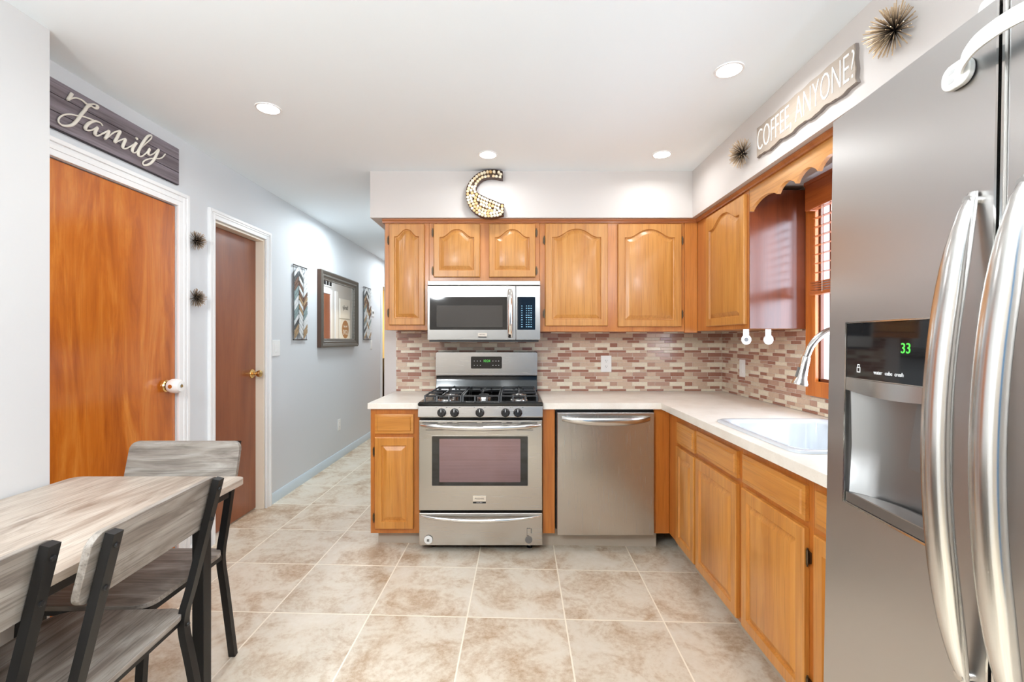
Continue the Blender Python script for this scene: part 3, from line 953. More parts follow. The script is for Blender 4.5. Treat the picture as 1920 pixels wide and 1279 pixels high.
# cooktop
ck = MB()
def ctr(i, z, f=0): return [(-W - .003 + i, -.018 + i + f, z), (W + .003 - i, -.018 + i + f, z), (W + .003 - i, .60, z), (-W - .003 + i, .60, z)]
ck.loft([ctr(0, .902), ctr(-.001, .914), ctr(.006, .924), ctr(.016, .925), ctr(.045, .914), ctr(.05, .912)])
cko = obj('cooktop', ck, M['black_gloss'], rg, bevel=.003)
BX = ((-.235, .15), (.235, .15), (-.235, .43), (.235, .43), (0, .29))
for bx, by in BX:
    r = .045 if bx else .038
    bo = obj('burner', MB().lathe([(0, .912), (r + .012, .912), (r + .010, .920), (r, .924), (r, .930), (0, .930)], (bx, by, 0), 'z', 24), M['nickel'], cko)
    obj('burner_cap', MB().lathe([(0, .930), (r - .004, .930), (r - .004, .936), (r - .012, .939), (0, .939)], (bx, by, 0), 'z', 24), M['black_iron'], bo)
def grate(cx, w, burners):
    m = MB()
    zt, zb = .960, .914
    y0, y1 = .030, .550
    h = w / 2
    t = .009
    def b(p, q, tt=t): m.bar([p, q], tt, .011, (0, 0, 1) if False else ((0, 1, 0) if abs(p[0] - q[0]) > abs(p[1] - q[1]) else (1, 0, 0)))
    for y in (y0, y1): b((cx - h, y, zt - .004), (cx + h, y, zt - .004))
    for x in (cx - h, cx + h): b((x, y0, zt - .004), (x, y1, zt - .004))
    b((cx - h, (y0 + y1) / 2, zt), (cx + h, (y0 + y1) / 2, zt))
    for x in (cx - h, cx - h / 3, cx + h / 3, cx + h):
        for y in (y0, y1): m.bar([(x, y, zt), (x, y - (.01 if y == y0 else -.01), zb)], .010, .010, (1, 0, 0))
    b((cx - h, y0 + .0, zb + .006), (cx + h, y0 + .0, zb + .006), .007)
    for bx, by in burners:
        for a in range(4):
            an = PI / 4 + a * PI / 2 if False else a * PI / 2
            ex = cx + h * (1 if math.cos(an) > .5 else -1 if math.cos(an) < -.5 else 0)
            ey = by + .13 * math.sin(an)
            p = (bx + .022 * math.cos(an), by + .022 * math.sin(an), zt + .001)
            q = (ex if abs(math.cos(an)) > .5 else bx, ey, zt + .001)
            b(p, q)
    return m
for cx, w_, bs in ((-.235, .222, [(-.235, .15), (-.235, .43)]), (0, .222, [(0, .29)]), (.235, .222, [(.235, .15), (.235, .43)])):
    obj('grate', grate(cx, w_, bs), M['black_iron'], cko, bevel=.002, segs=1)
# backguard
bg_ = MB()
bg_.prism([(.560, .926), (.652, .926), (.652, 1.215), (.585, 1.215), (.572, 1.205), (.572, 1.045), (.590, 1.035), (.590, 1.0), (.560, .935)], -W + .004, W - .004, 'yz')
bgo = obj('backguard', bg_, M['black_gloss'], rg, bevel=.002)
obj('backguard_panel', MB().prism(rrect(-W + .003, W - .003, 1.045, 1.212, .014), .562, .5735, 'xz').box(-W + .003, W - .003, .560, .575, 1.040, 1.058), S, bgo, bevel=.002)
dx0 = (883 - 966) * 3.34 / 853 - cx_; dx1 = (941 - 966) * 3.34 / 853 - cx_
dsp = obj('clock_display', MB().prism(rrect(dx0, dx1, 1.092, 1.180, .008), .5595, .563, 'xz'), M['black_glass'], bgo)
xm = (dx0 + dx1) / 2
text('clock_digits', '10:24', .026, M['green_led'], bgo, (xm + .002, .559, 1.147), (PI / 2, 0, 0), .9)
for x in (-.089, -.067, -.044, .048, .070, .090):
    for z in (1.116, 1.147):
        obj('display_button', MB().box(xm + x - .003, xm + x + .003, .5588, .560, z - .002, z + .002), M['white_text'], bgo)

# ------------------------------------------------------------------ microwave
S_RANGE = S
S = metal('brushed_steel_microwave', (0.36, 0.345, 0.325, 1), 0.3, (2,))
mw = thing('microwave_oven', 'stainless over-the-range microwave with black glass door under wall cabinet', 'microwave', (-.211, 3.07, 1.295))
MW, MH = .379, .405
obj('body', MB().box(-MW, MW, .012, .36, .006, MH), M['black'], mw)
def mx(px): return (px - 966) * 3.06 / 853 + .211
def mz(py): return 1.304 + (637 - py) * 3.06 / 853 - 1.295
xs = mx(967)
obj('vent_strip', MB().box(-MW, MW, -.012, .02, mz(535), MH), S, mw, bevel=.003)
md = obj('microwave_door', MB().box(-MW, xs - .001, -.016, .012, .006, mz(536)), S, mw, bevel=.003)
mg = obj('glass', MB().prism(rrect(mx(806), mx(951), mz(618.5), mz(557), .004), -.0185, -.014, 'xz'), M['black_glass'], md)
obj('window_screen', MB().prism(rrect(mx(819), mx(942.5), mz(613), mz(573), .004), -.0190, -.0184, 'xz'), plain('grey_screen_glass', (0.05, 0.046, 0.043, 1), .06), md)
zz0, zz1 = mz(632), mz(544)
hp = [(mx(956.5), -.016 - .038 * math.sin(PI * k / 16) ** .5, zz0 + (zz1 - zz0) * k / 16) for k in range(17)]
obj('door_handle', MB().tube(hp, .0155, 14, flat=((0, 1, 0), .6)), M['chrome'], md)
obj('badge', MB().box(mx(896.5), mx(913), -.0185, -.014, mz(631), mz(624.5)), M['chrome'], md)
obj('badge_strip', MB().box(mx(897), mx(912.5), -.0188, -.014, mz(633.2), mz(631.1)), M['black'], md)
text('badge_lettering', 'FRIGIDAIRE', .010, M['grey_text'], md, (mx(904.7), -.0187, mz(627.7)), (PI / 2, 0, 0), .8)
cpn = obj('control_panel', MB().box(xs + .001, MW, -.016, .012, .006, mz(536)), S, mw, bevel=.003)
obj('control_glass', MB().prism(rrect(mx(970), mx(1003.5), mz(618.5), mz(557), .004), -.0185, -.014, 'xz'), M['black_glass'], cpn)
bt = MB()
rnd = random.Random(4)
for r_ in range(10):
    for c_ in range(5):
        if c_ == 1: continue
        x = mx(978.5) + c_ * .0155
        z = mz(574) - r_ * .0155
        ww = rnd.uniform(.002, .0055)
        bt.box(x - ww, x + ww, -.0191, -.018, z - .0022, z + .0022)
obj('keypad_print', bt, plain('pale_blue_print', srgb(150, 200, 225), .5), cpn)
obj('underside', MB().box(-MW + .01, MW - .01, .0, .34, -.006, .0055), M['black'], mw)
ls = MB(); ls.box(-.24, -.20, .10, .16, -.0085, -.006); ls.box(.18, .23, .10, .16, -.0085, -.006)
obj('lamp_lens', ls, M['white_plastic'], mw)

# ------------------------------------------------------------------ dishwasher
dwx0, dwx1 = .2575, .8525
dw = thing('dishwasher', 'stainless steel dishwasher with bowed bar handle between oak boards', 'dishwasher', ((dwx0 + dwx1) / 2, 2.785, .105))
DW = (dwx1 - dwx0) / 2
obj('tub', MB().box(-DW - .006, DW + .006, .05, .58, .02, .766), M['black'], dw)
dd = obj('front_door', MB().box(-DW, DW, 0, .048, 0, .752), M['steel_v'], dw, bevel=.005, segs=3)
hp = []
n = 24
for k in range(n + 1):
    u = -1 + 2 * k / n
    hp.append((u * (DW - .028), -.004 - .048 * (1 - u ** 4), .712 - .004 * (1 - u * u)))
hm = MB()
rings = []
for k, p in enumerate(hp):
    u = -1 + 2 * k / n
    top, bot = .018, .014 + .018 * (1 - u * u)
    x, y, z = p
    rings.append([(x, y + .014, z + top), (x, y, z + top), (x, y - .008, z + top * .3), (x, y - .003, z - bot * .6), (x, y + .012, z - bot), (x, y + .022, z - bot * .7)])
hm.loft(rings)
obj('door_handle', hm, M['handle'], dd, smooth=50)

# ------------------------------------------------------------------ refrigerator (turned a few degrees, leaning back slightly)
al = math.atan(.067)
fr = thing('refrigerator', 'large stainless side-by-side refrigerator with ice and water dispenser', 'refrigerator')
ux = Vector((-.067, -1, 0)).normalized()          # along the doors towards the camera
uz = Vector((.0165, 0, 1)).normalized()
uy = uz.cross(ux).normalized()                    # into the refrigerator
uz = ux.cross(uy).normalized()
O = Vector((.711 - .0165 * 1.79, 1.019, 0.0))
fr.matrix_world = Matrix(((ux.x, uy.x, uz.x, O.x), (ux.y, uy.y, uz.y, O.y), (ux.z, uy.z, uz.z, O.z), (0, 0, 0, 1)))
# local: x along the doors (0 far left edge), y into the refrigerator, z up; door faces at y=0
FH = 1.79
FW = .372
BASE = -.005
obj('cabinet', MB().box(.004, .888, .072, .73, .045, FH - .008), plain('grey_fridge_case', srgb(120, 118, 116), .4, .3), fr, bevel=.004)
obj('base_grille', MB().box(.01, .88, .09, .12, .012, .044), M['black'], fr)
for fx in (.06, .82):
    for fy in (.14, .66):
        obj('leveling_foot', MB().cyl((fx, fy, -.008 - .011 * fy), (fx, fy, .046), .02, n=14), M['black'], fr)
# freezer door with dispenser opening, built from a bevelled shell
PX0, PX1 = .061, .308
d_ = MB()
ox0, ox1, oz0, oz1 = PX0, PX1, .967, 1.338
d_.box(0, ox0, 0, .066, .055, FH); d_.box(ox1, FW, 0, .066, .055, FH)
d_.box(ox0, ox1, 0, .066, .055, oz0); d_.box(ox0, ox1, 0, .066, oz1, FH)
fd = obj('freezer_door', d_, M['steel_fr'], fr, bevel=0)
obj('fridge_door', MB().box(FW + .012, .888, 0, .066, .055, FH), M['steel_fr'], fr, bevel=.008, segs=3)
obj('door_edge_trim', MB().box(FW, FW + .0035, -.0015, .066, .055, FH).box(FW + .0085, FW + .0120, -.0015, .066, .055, FH), M['chrome'], fr)
obj('gasket', MB().box(FW + .0036, FW + .0084, .012, .07, .06, FH - .004), M['black'], fr)
# dispenser
dp = obj('dispenser_panel', MB().box(ox0 + .001, ox1 - .001, -.0015, .012, 1.226, oz1 - .001), M['black_glass'], fd)
obj('dispenser_shelf', MB().prism([(ox0 + .001, 0), (ox1 - .001, 0), (ox1 - .001, .02), (ox0 + .001, .02)], 1.200, 1.2255, 'xy'), M['handle'], fd)
lip = MB()
ringsL = []
for k in range(15):
    u = k / 14
    x = ox0 + .002 + (ox1 - ox0 - .004) * u
    q = .010 * math.sin(PI * u)
    ringsL.append([(x, -.003 - q, 1.2245), (x, .012, 1.2245), (x, .012, 1.198 - q * .6), (x, -.003 - q, 1.200 - q * .6)])
lip.loft(ringsL)
obj('dispenser_lip', lip, M['handle'], fd, smooth=40)
cav = MB()
cz0, cz1 = oz0 + .0006, 1.1985
rings = []
for k in range(13):
    u = k / 12
    x = ox0 + .0004 + (ox1 - ox0 - .0008) * u
    dep = .008 + .052 * math.sin(PI * min(1, max(0, u * 1.0))) ** .7
    rings.append([(x, 0.0005, cz0), (x, dep, cz0 + .010), (x, dep + .004, (cz0 + cz1) / 2), (x, dep, cz1), (x, 0.0005, cz1)])
ids = [cav.ring(r) for r in rings]
for a, b in zip(ids, ids[1:]): cav.bridge(a, b, closed=False)
co = obj('dispenser_recess', cav, M['dispenser'], fd, smooth=60)
tr = MB()
tp = [(ox0 + .002, .0005)] + [(ox0 + .002 + (ox1 - ox0 - .004) * k / 12, .006 + .046 * math.sin(PI * k / 12) ** .7) for k in range(13)] + [(ox1 - .002, .0005)]
tr.prism([(a, b) for a, b in tp], cz0 + .0002, cz0 + .019, 'xy')
obj('drip_tray', tr, M['dispenser'], fd)
gr = MB()
tp2 = [(a * .86 + (ox0 + ox1) / 2 * .14, b * .8 + .001) for a, b in tp]
gr.prism(tp2, cz0 + .019, cz0 + .021, 'xy')
obj('drip_grille', gr, M['steel_fr'], fd)
pb = [((ox0 + ox1) / 2 + .03, .045, 1.19), ((ox0 + ox1) / 2 + .03, .035, 1.12), ((ox0 + ox1) / 2 + .03, .03, 1.07)]
obj('dispenser_paddle', MB().bar(pb, .05, .006, (1, 0, 0)), M['dispenser'], fd)
fm = MB()
for (a, b, c, d) in ((ox0 - .004, ox0, oz0 - .004, oz1 + .003), (ox1, ox1 + .004, oz0 - .004, oz1 + .003), (ox0, ox1, oz1, oz1 + .003), (ox0, ox1, oz0 - .004, oz0)):
    fm.box(a, b, -.0025, .006, c, d)
obj('dispenser_frame', fm, M['chrome'], fd)
text('temperature_digits', '33', .026, M['green_led'], fd, (.219, -.0019, 1.288), (PI / 2, 0, 0), .9)
for s, x in (('water', .153), ('cube', .180), ('crush', .205)):
    text('dispenser_label', s, .0105, M['white_text'], fd, (x, -.0019, 1.241), (PI / 2, 0, 0), .9)
lk = MB()
for (a, b, c, d) in ((.094, .104, 1.238, 1.240), (.094, .104, 1.247, 1.249), (.094, .0955, 1.238, 1.249), (.1025, .104, 1.238, 1.249), (.096, .097, 1.249, 1.253), (.101, .102, 1.249, 1.253), (.096, .102, 1.253, 1.2545)):
    lk.box(a, b, -.0021, -.0014, c, d)
obj('lock_icon', lk, M['white_text'], fd)
# long bowed handles
def fr_handle(x, z0, z1, name, parent, bowx=0.0):
    n = 26
    rings = []
    for k in range(n + 1):
        u = k / n
        z = z0 + (z1 - z0) * u
        b = math.sin(PI * u)
        out = .006 + .046 * b ** .8
        wd = .006 + .015 * min(1, b * 1.6) ** .6
        cx = x - bowx * b
        th = .005 + .009 * min(1, b * 2.5) ** .6
        sec = []
        for j in range(12):
            a = 2 * PI * j / 12
            sec.append((cx + wd * math.copysign(abs(math.cos(a)) ** .7, math.cos(a)), -out - th * math.sin(a), z))
        rings.append(sec)
    m = MB().loft(rings)
    for zz in (z0 + .012, z1 - .012):
        m.cyl((x, -.016, zz), (x, .001, zz), .007, n=12)
    return obj(name, m, M['handle'], parent, smooth=50)
fr_handle(.346, .795, 1.522, 'door_handle', fd)
fdoor = [c for c in fr.children if c.name.startswith('fridge_door')][0]
fr_handle(.424, .795, 1.522, 'door_handle', fdoor)
hc = MB()
hc.loft([[(a, b, FH + .0005) for a, b in rrect(.315, .46, .004, .075, .03)], [(a, b, FH + .018) for a, b in rrect(.318, .457, .007, .072, .028)], [(a, b, FH + .026) for a, b in rrect(.330, .445, .018, .062, .02)]])
obj('hinge_cover', hc, M['white_plastic'], fr, smooth=50)['label'] = 'white rounded cover on top of the doors'
# child-safety strap lock across the two doors
st = thing('strap_lock', 'white plastic strap lock stretched across the refrigerator door gap', 'strap lock')
st.matrix_world = fr.matrix_world.copy()
zc = 1.712
pad = MB().prism(rrect(.292, .342, zc - .020, zc + .020, .018), -.0115, -.0008, 'xz')
obj('pad', pad, M['white_plastic'], st, bevel=.003)
obj('pad_button', MB().prism(rrect(.306, .318, zc - .010, zc - .002, .002), -.0122, -.011, 'xz').prism(rrect(.306, .318, zc + .004, zc + .010, .002), -.0122, -.011, 'xz'), plain('light_grey_button', srgb(190, 190, 190), .5), st)
sp = catmull([(.330, -.012, zc + .006), (.350, -.024, zc + .008), (.385, -.036, zc + .010), (.430, -.036, zc + .010), (.465, -.022, zc + .008), (.485, -.012, zc + .006)], 5)
obj('strap', MB().bar(sp, .024, .003, (0, 0, 1)), M['white_plastic'], st, smooth=50)
pad = MB().prism(rrect(.470, .520, zc - .020, zc + .020, .018), -.0115, -.0008, 'xz')
obj('pad', pad, M['white_plastic'], st, bevel=.003)

# two strap locks hanging beneath the side wall cabinet
for i, (hx, lab, gm) in enumerate(((1.252, 'white hanging strap with grey-centred round end, left one under side wall cabinet', 'grey_plastic'),
                                   (1.372, 'white hanging strap with white round end, right one near the faucet', 'white_plastic'))):
    h = thing('hanging_strap', lab, 'strap', (hx, 2.47, 1.362), 0, 'white straps hanging under the side wall cabinet')
    obj('strap', MB().box(-.016, .016, -.004, -.001, -.045, -.0005), M['white_plastic'], h, bevel=.001)
    obj('disc', MB().lathe([(.0, -.002), (.027, -.002), (.0275, -.006), (.024, -.010), (.018, -.010), (.016, -.006), (0, -.006)], (0, 0, -.058), 'y', 24), M['white_plastic'], h)
    obj('disc_center', MB().lathe([(0, -.0062), (.011, -.0062), (.010, -.0085), (0, -.0085)], (0, 0, -.058), 'y', 20), M[gm], h)

# ------------------------------------------------------------------ electrical plates
def outlet(label, loc, rz, kind, w=.072, h=.117, cat='outlet'):
    t = thing('wall_outlet' if kind == 'outlet' else 'light_switch' if kind == 'switch' else 'thermostat', label, cat, loc, rz)
    obj('cover_plate', MB().box(-w / 2, w / 2, -.006, 0, -h / 2, h / 2), M['white_plastic'], t, bevel=.002)
    if kind == 'outlet':
        for s in (-1, 1):
            r_ = obj('receptacle', MB().prism(rrect(-.016, .016, s * .021 - .014, s * .021 + .014, .010), -.008, -.005, 'xz'), M['white_plastic'], t)
            q = MB()
            for xx in (-.007, .005): q.box(xx, xx + .002, -.0083, -.007, s * .021 - .001, s * .021 + .008)
            q.cyl((-.0005, -.0083, s * .021 - .007), (-.0005, -.007, s * .021 - .007), .0025, n=8)
            obj('slot', q, M['black'], r_)
    elif kind == 'switch':
        obj('rocker', MB().box(-.015, .015, -.010, -.005, -.032, .032), M['white_plastic'], t, bevel=.002)
    elif kind == 'thermostat':
        obj('display', MB().box(-w / 4, w / 4, -.0085, -.005, -.005, h / 4), M['grey_plastic'], t)
    return t
outlet('white double outlet on the mosaic backsplash right of the range', (.686, YB - .0042, 1.122), 0, 'outlet', .080, .124)
outlet('white switch plate on the mosaic beside the corner under the strap locks', (WR - .0042, 3.12, 1.108), -PI / 2, 'switch', .074, .12, 'switch')
outlet('white light switch on the grey wall right of the brown door', (WL, 3.60, 1.238), PI / 2, 'switch', .115, .125, 'switch')
outlet('white outlet low on the hallway wall above the baseboard', (WL, 4.89, .39), PI / 2, 'outlet')
outlet('small white thermostat on the hallway wall by the far doorway', (WL, 6.05, 1.655), PI / 2, 'thermostat', .11, .09, 'thermostat')
outlet('white light switch below the thermostat at the hallway end', (WL, 5.98, 1.24), PI / 2, 'switch', cat='switch')

# ------------------------------------------------------------------ ceiling lights
names = ['round recessed ceiling light on the left side near the sign wall', 'round recessed ceiling light at the right, nearest the refrigerator',
         'round recessed ceiling light in front of the cork letter', 'round recessed ceiling light near the corner of the two soffits']
for (x, y), lab in zip(CEIL_LAMPS[:4], names):
    t = thing('recessed_light', lab, 'ceiling light', (x, y, CZ), 0, 'recessed kitchen ceiling lights')
    obj('trim_ring', MB().lathe([(.050, 0), (.060, 0), (.059, -.004), (.052, -.005), (.050, -.004)], (0, 0, 0), 'z', 36), M['trim'], t)
    obj('lens', MB().lathe([(0, -.0005), (.0505, -.0005), (.0505, -.004), (0, -.005)], (0, 0, 0), 'z', 36), M['lamp_lens'], t)

# ------------------------------------------------------------------ signs and wall decor
fs = thing('wooden_sign', 'grey plank sign with raised cream script reading Family above the orange door', 'sign', (WL, 2.13, 2.27), PI / 2)
pl = MB()
for a, b in ((-.099, -.035), (-.032, .035), (.038, .099)): pl.box(-.445, .413, -.016, -.003, a, b)
obj('plank', pl, M['family_wood'], fs, bevel=.001)
obj('backing', MB().box(-.444, .412, -.010, 0, -.100, .100).box(-.446, .414, -.012, -.001, -.103, -.099).box(.412, .415, -.014, -.001, -.101, .099), M['sign_gap'], fs)
STROKES = [
 [(1.9224,2.3439),(1.9095,2.3165),(1.9049,2.3083),(1.9259,2.3263),(1.9426,2.3363),(1.967,2.3399),(1.9894,2.3339)],
 [(1.9894,2.3339),(2.0072,2.3432),(2.0254,2.3525),(2.0398,2.3515),(2.0345,2.3391),(2.0201,2.3354),(2.0098,2.3373),(1.9919,2.3246),(1.9794,2.3016),(1.962,2.2742),(1.9474,2.2461),(1.9259,2.215),(1.9026,2.1983),(1.8798,2.1909),(1.8664,2.198),(1.8686,2.2146),(1.8866,2.2357),(1.9142,2.2528),(1.9426,2.2611),(1.9694,2.2708),(1.997,2.276),(2.0201,2.2788)],
 [(2.0653,2.2748),(2.0559,2.2826),(2.0332,2.2803),(2.0124,2.2679),(1.9919,2.2462),(1.9819,2.2249),(1.9919,2.2201),(2.015,2.2331),(2.0385,2.2561),(2.0306,2.2355),(2.028,2.2198),(2.0412,2.2184),(2.0681,2.2428),(2.0957,2.2678)],
 [(2.0599,2.2347),(2.079,2.2513),(2.097,2.2676),(2.088,2.242),(2.0775,2.22),(2.1,2.2447),(2.1245,2.2721),(2.1559,2.2933),(2.1464,2.2683),(2.1276,2.227),(2.1528,2.2462),(2.185,2.2688),(2.1785,2.2463),(2.1704,2.2233),(2.185,2.2211),(2.2149,2.245),(2.2491,2.2769)],
 [(2.2491,2.2769),(2.2319,2.2494),(2.2251,2.2265),(2.2422,2.225),(2.2666,2.2524),(2.3061,2.2986),(2.3394,2.337),(2.3432,2.3552),(2.3208,2.3421),(2.2952,2.3056),(2.2666,2.2524),(2.2596,2.2234),(2.2773,2.2204),(2.3061,2.2482),(2.3319,2.2828),(2.3208,2.2572),(2.3319,2.2498),(2.3584,2.2696),(2.3893,2.3038),(2.3737,2.2668),(2.3545,2.2318),(2.3282,2.202),(2.2952,2.1849),(2.2898,2.1975),(2.3134,2.2201),(2.3545,2.2424),(2.3932,2.2563),(2.417,2.2735),(2.4352,2.298)],
 [(2.2474,2.3021),(2.2554,2.2975)]]
lt = MB()
for si, s in enumerate(STROKES):
    p = catmull([(a - 2.13, 0, b - 2.27) for a, b in s], 6)
    rad = []
    for k in range(len(p)):
        d = p[min(k + 1, len(p) - 1)] - p[max(k - 1, 0)]
        down = max(0, -d.normalized().z) if d.length > 0 else 0
        rad.append(.0034 + .0042 * down)
    # smooth the widths
    for _ in range(3): rad = [(rad[max(i - 1, 0)] + rad[i] * 2 + rad[min(i + 1, len(rad) - 1)]) / 4 for i in range(len(rad))]
    q = [Vector((v.x, -.0215, v.z)) for v in p]
    lt.tube(q, rad, 10, flat=((0, 1, 0), .9))
lo = obj('lettering', lt, M['cream_letters'], fs)
lo['label'] = 'cream raised script letters'

cs = thing('wooden_sign', 'pale taupe wavy-edged sign with white letters COFFEE, ANYONE? on the soffit', 'sign', (1.20, 1.905, 2.268), -PI / 2)
bot = [(-.325 + .65 * k / 30, -.072 + .0045 * math.sin(k * .9) + .002 * math.sin(k * 2.3)) for k in range(31)]
right = [(.318, -.05), (.322, -.02), (.316, .02), (.318, .05)]
top = [(.315 - .64 * k / 30, .070 + .002 * math.sin(k * 1.3)) for k in range(31)]
obj('board', MB().prism(bot + right + top, -.016, -.002, 'xz'), M['sign_wood'], cs)
bo = [(a * 1.006, b * 1.03) for a, b in bot + right + top]
obj('board_edge', MB().prism(bo, -.012, 0, 'xz'), M['sign_edge'], cs)
text('lettering', 'COFFEE, ANYONE?', .150, M['white_letters'], cs, (.0, -.0168, -.002), (PI / 2, 0, 0), .50, .001, 1.02, thin=.0022)

def starburst(label, loc, r, seed, face):
    rnd = random.Random(seed)
    m = MB()
    fx = Vector(face)
    n = 150
    for k in range(n):
        z = 1 - 1.12 * (k + .5) / n
        a = k * 2.39996
        rad = math.sqrt(max(0, 1 - z * z))
        t1 = fx.orthogonal().normalized(); t2 = fx.cross(t1)
        d = fx * z + (t1 * math.cos(a) + t2 * math.sin(a)) * rad
        d = (d + Vector((rnd.uniform(-.08, .08), rnd.uniform(-.08, .08), rnd.uniform(-.08, .08)))).normalized()
        if d.dot(fx) < -.1: d = d - fx * (d.dot(fx) + .05)
        L = r * rnd.uniform(.82, 1.06)
        m.tube([d * r * .05, d * L], r * .019, 5)
    m.lathe([(0, -r * .12), (r * .1, -r * .08), (r * .13, 0), (r * .1, r * .08), (0, r * .12)], (0, 0, 0), 'z', 10)
    m.tube([(0, 0, 0), tuple(-fx * (r * .12 + .010))], r * .06, 8)
    o = obj('starburst', m, M['burst'], loc=loc, smooth=40)
    tag(o, label, 'wall decoration', 'spiky metal starbursts')
    return o
starburst('upper spiky metal starburst between the two brown doors', (WL + .022, 2.667, 1.885), .056, 1, (1, 0, 0))
starburst('lower spiky metal starburst between the two brown doors', (WL + .022, 2.667, 1.548), .056, 2, (1, 0, 0))
starburst('large spiky metal starburst above the refrigerator', (1.20 - .022, 1.412, 2.265), .078, 3, (-1, 0, 0))
starburst('spiky metal starburst on the soffit left of the coffee sign', (1.20 - .022, 2.352, 2.266), .072, 4, (-1, 0, 0))

# cork letter C
cc = thing('cork_letter', 'letter C made of wine corks in a dark tray on the cabinet top', 'letter decoration', (-.205, 3.064, 2.130))
k_ = 3.05 / 853
def cp2(px, py): return ((px - 966) * k_ + .205, 1.304 + (637 - py) * k_ - 2.130)
so_ = 100 / 1066
outer = [(880, 255), (800, 225), (700, 215), (600, 220), (500, 240), (400, 280), (310, 350), (230, 440), (175, 540), (150, 650), (155, 780), (190, 900), (250, 1000), (330, 1075), (430, 1135), (540, 1165), (660, 1168), (780, 1150), (900, 1115)]
inner = [(905, 900), (840, 890), (770, 860), (690, 825), (600, 790), (520, 755), (440, 715), (385, 680), (350, 600), (370, 520), (420, 455), (490, 400), (570, 375), (660, 368), (760, 378), (880, 400)]
cv = lambda L: [cp2(860 + a * so_, 300 + b * so_) for a, b in L]
OUT, INN = cv(outer), cv(inner)
poly = OUT + INN
obj('tray', MB().prism(poly, -.012, .008, 'xz'), M['tray_brown'], cc, smooth=20)
wm = MB()
for i in range(len(poly)):
    a, b = poly[i], poly[(i + 1) % len(poly)]
    wm.bar([(a[0], -.014, a[1]), (b[0], -.014, b[1])], .044, .0022, (0, 1, 0))
obj('tray_rim', wm, M['tray_brown'], cc)
def inside(x, z):
    c = False
    for i in range(len(poly)):
        (x1, z1), (x2, z2) = poly[i], poly[i - 1]
        if (z1 > z) != (z2 > z) and x < (x2 - x1) * (z - z1) / (z2 - z1) + x1: c = not c
    return c
def edge_d(x, z):
    best = 9
    for i in range(len(poly)):
        a, b = Vector(poly[i]), Vector(poly[(i + 1) % len(poly)])
        ab = b - a
        t = max(0, min(1, (Vector((x, z)) - a).dot(ab) / ab.length_squared))
        best = min(best, ((a + ab * t) - Vector((x, z))).length)
    return best
cork0 = MB().lathe([(0, 0), (.0098, 0), (.0100, -.002), (.0100, -.020), (.0092, -.0225), (.0, -.0228)], (0, 0, 0), 'y', 14)
corks = []
rnd = random.Random(9)
pitch = .0212
first = {}
cand = []
for a_ in range(-80, 90):
    for b_ in range(-10, 180):
        x, z = a_ * .002, b_ * .002
        if inside(x, z):
            d = edge_d(x, z)
            if d > .0096: cand.append((round(abs(d - .0106) / .004) if d < .0150 else round(d / .010) + 2, b_ * .2 + a_ * .01, x, z))
cand.sort()
for _, _, x, z in cand:
    if len(corks) >= 99: break
    if all((x - p) ** 2 + (z - q) ** 2 > .0189 ** 2 for p, q in ((o.location.x, o.location.z) for o in corks)):
        mi = rnd.choice((0, 0, 1, 1, 2))
        if mi not in first:
            o = obj('cork', cork0, M['cork'][mi], cc, loc=(x, -.0125, z)); first[mi] = o
        else:
            o = first[mi].copy(); COL.objects.link(o); o.parent = cc; o.location = (x, -.0125, z)
        corks.append(o)

# leaf panels in the hallway
def leaf_panel(label, y, z0, w, h, seed):
    t = thing('metal_leaf_panel', label, 'wall art', (WL, y, z0), PI / 2, 'leaf wall panels flanking the mirror')
    rnd = random.Random(seed)
    m = MB()
    for zz in (0, h): m.cyl((-w / 2, -.012, zz), (w / 2, -.012, zz), .005, n=8)
    for xx in (-w / 2 + .004, -w / 6, w / 6, w / 2 - .004): m.cyl((xx, -.010, 0), (xx, -.010, h), .002, n=6)
    obj('wire_frame', m, M['wire'], t)
    rows = 7
    ph = (h - .06) / rows
    cw_ = w / 3
    seq = [(3, 3, 2), (0, 0, 2), (1, 0, 0), (2, 2, 0), (1, 2, 1), (3, 2, 2), (4, 2, 4)]
    for r_ in range(rows):
        for c_ in range(3):
            x0 = -w / 2 + c_ * cw_
            up = c_ in (0, 2)
            zb = h - .045 - (r_ + 1) * ph + .02
            dz = ph * .75
            for half in (0, 1):
                lm = MB()
                b0 = zb + half * ph * .5
                za, zc_ = (b0 - dz / 2, b0 + dz / 2) if up else (b0 + dz / 2, b0 - dz / 2)
                th = ph * .36
                pts = [(x0 + .006, za - th * .1), (x0 + cw_ * .5, (za + zc_) / 2 - th * .1), (x0 + cw_ - .006, zc_), (x0 + cw_ - .006, zc_ + th), (x0 + cw_ * .5, (za + zc_) / 2 + th * 1.1), (x0 + .006, za + th)]
                pts = [(a, min(max(b, .005), h - .004)) for a, b in pts]
                lm.prism(pts, -.022, -.018, 'xz')
                ci = seq[r_][c_] if half == 0 else rnd.choice((2, 2, seq[r_][c_], 4))
                obj('leaf', lm, M['leaf'][ci], t, smooth=0)
    return t
leaf_panel('tall chevron leaf panel on the hallway wall left of the mirror', 3.985, 1.304, .25, .64, 2)
leaf_panel('chevron leaf panel further down the hallway right of the mirror', 5.79, 1.304, .27, .66, 3)

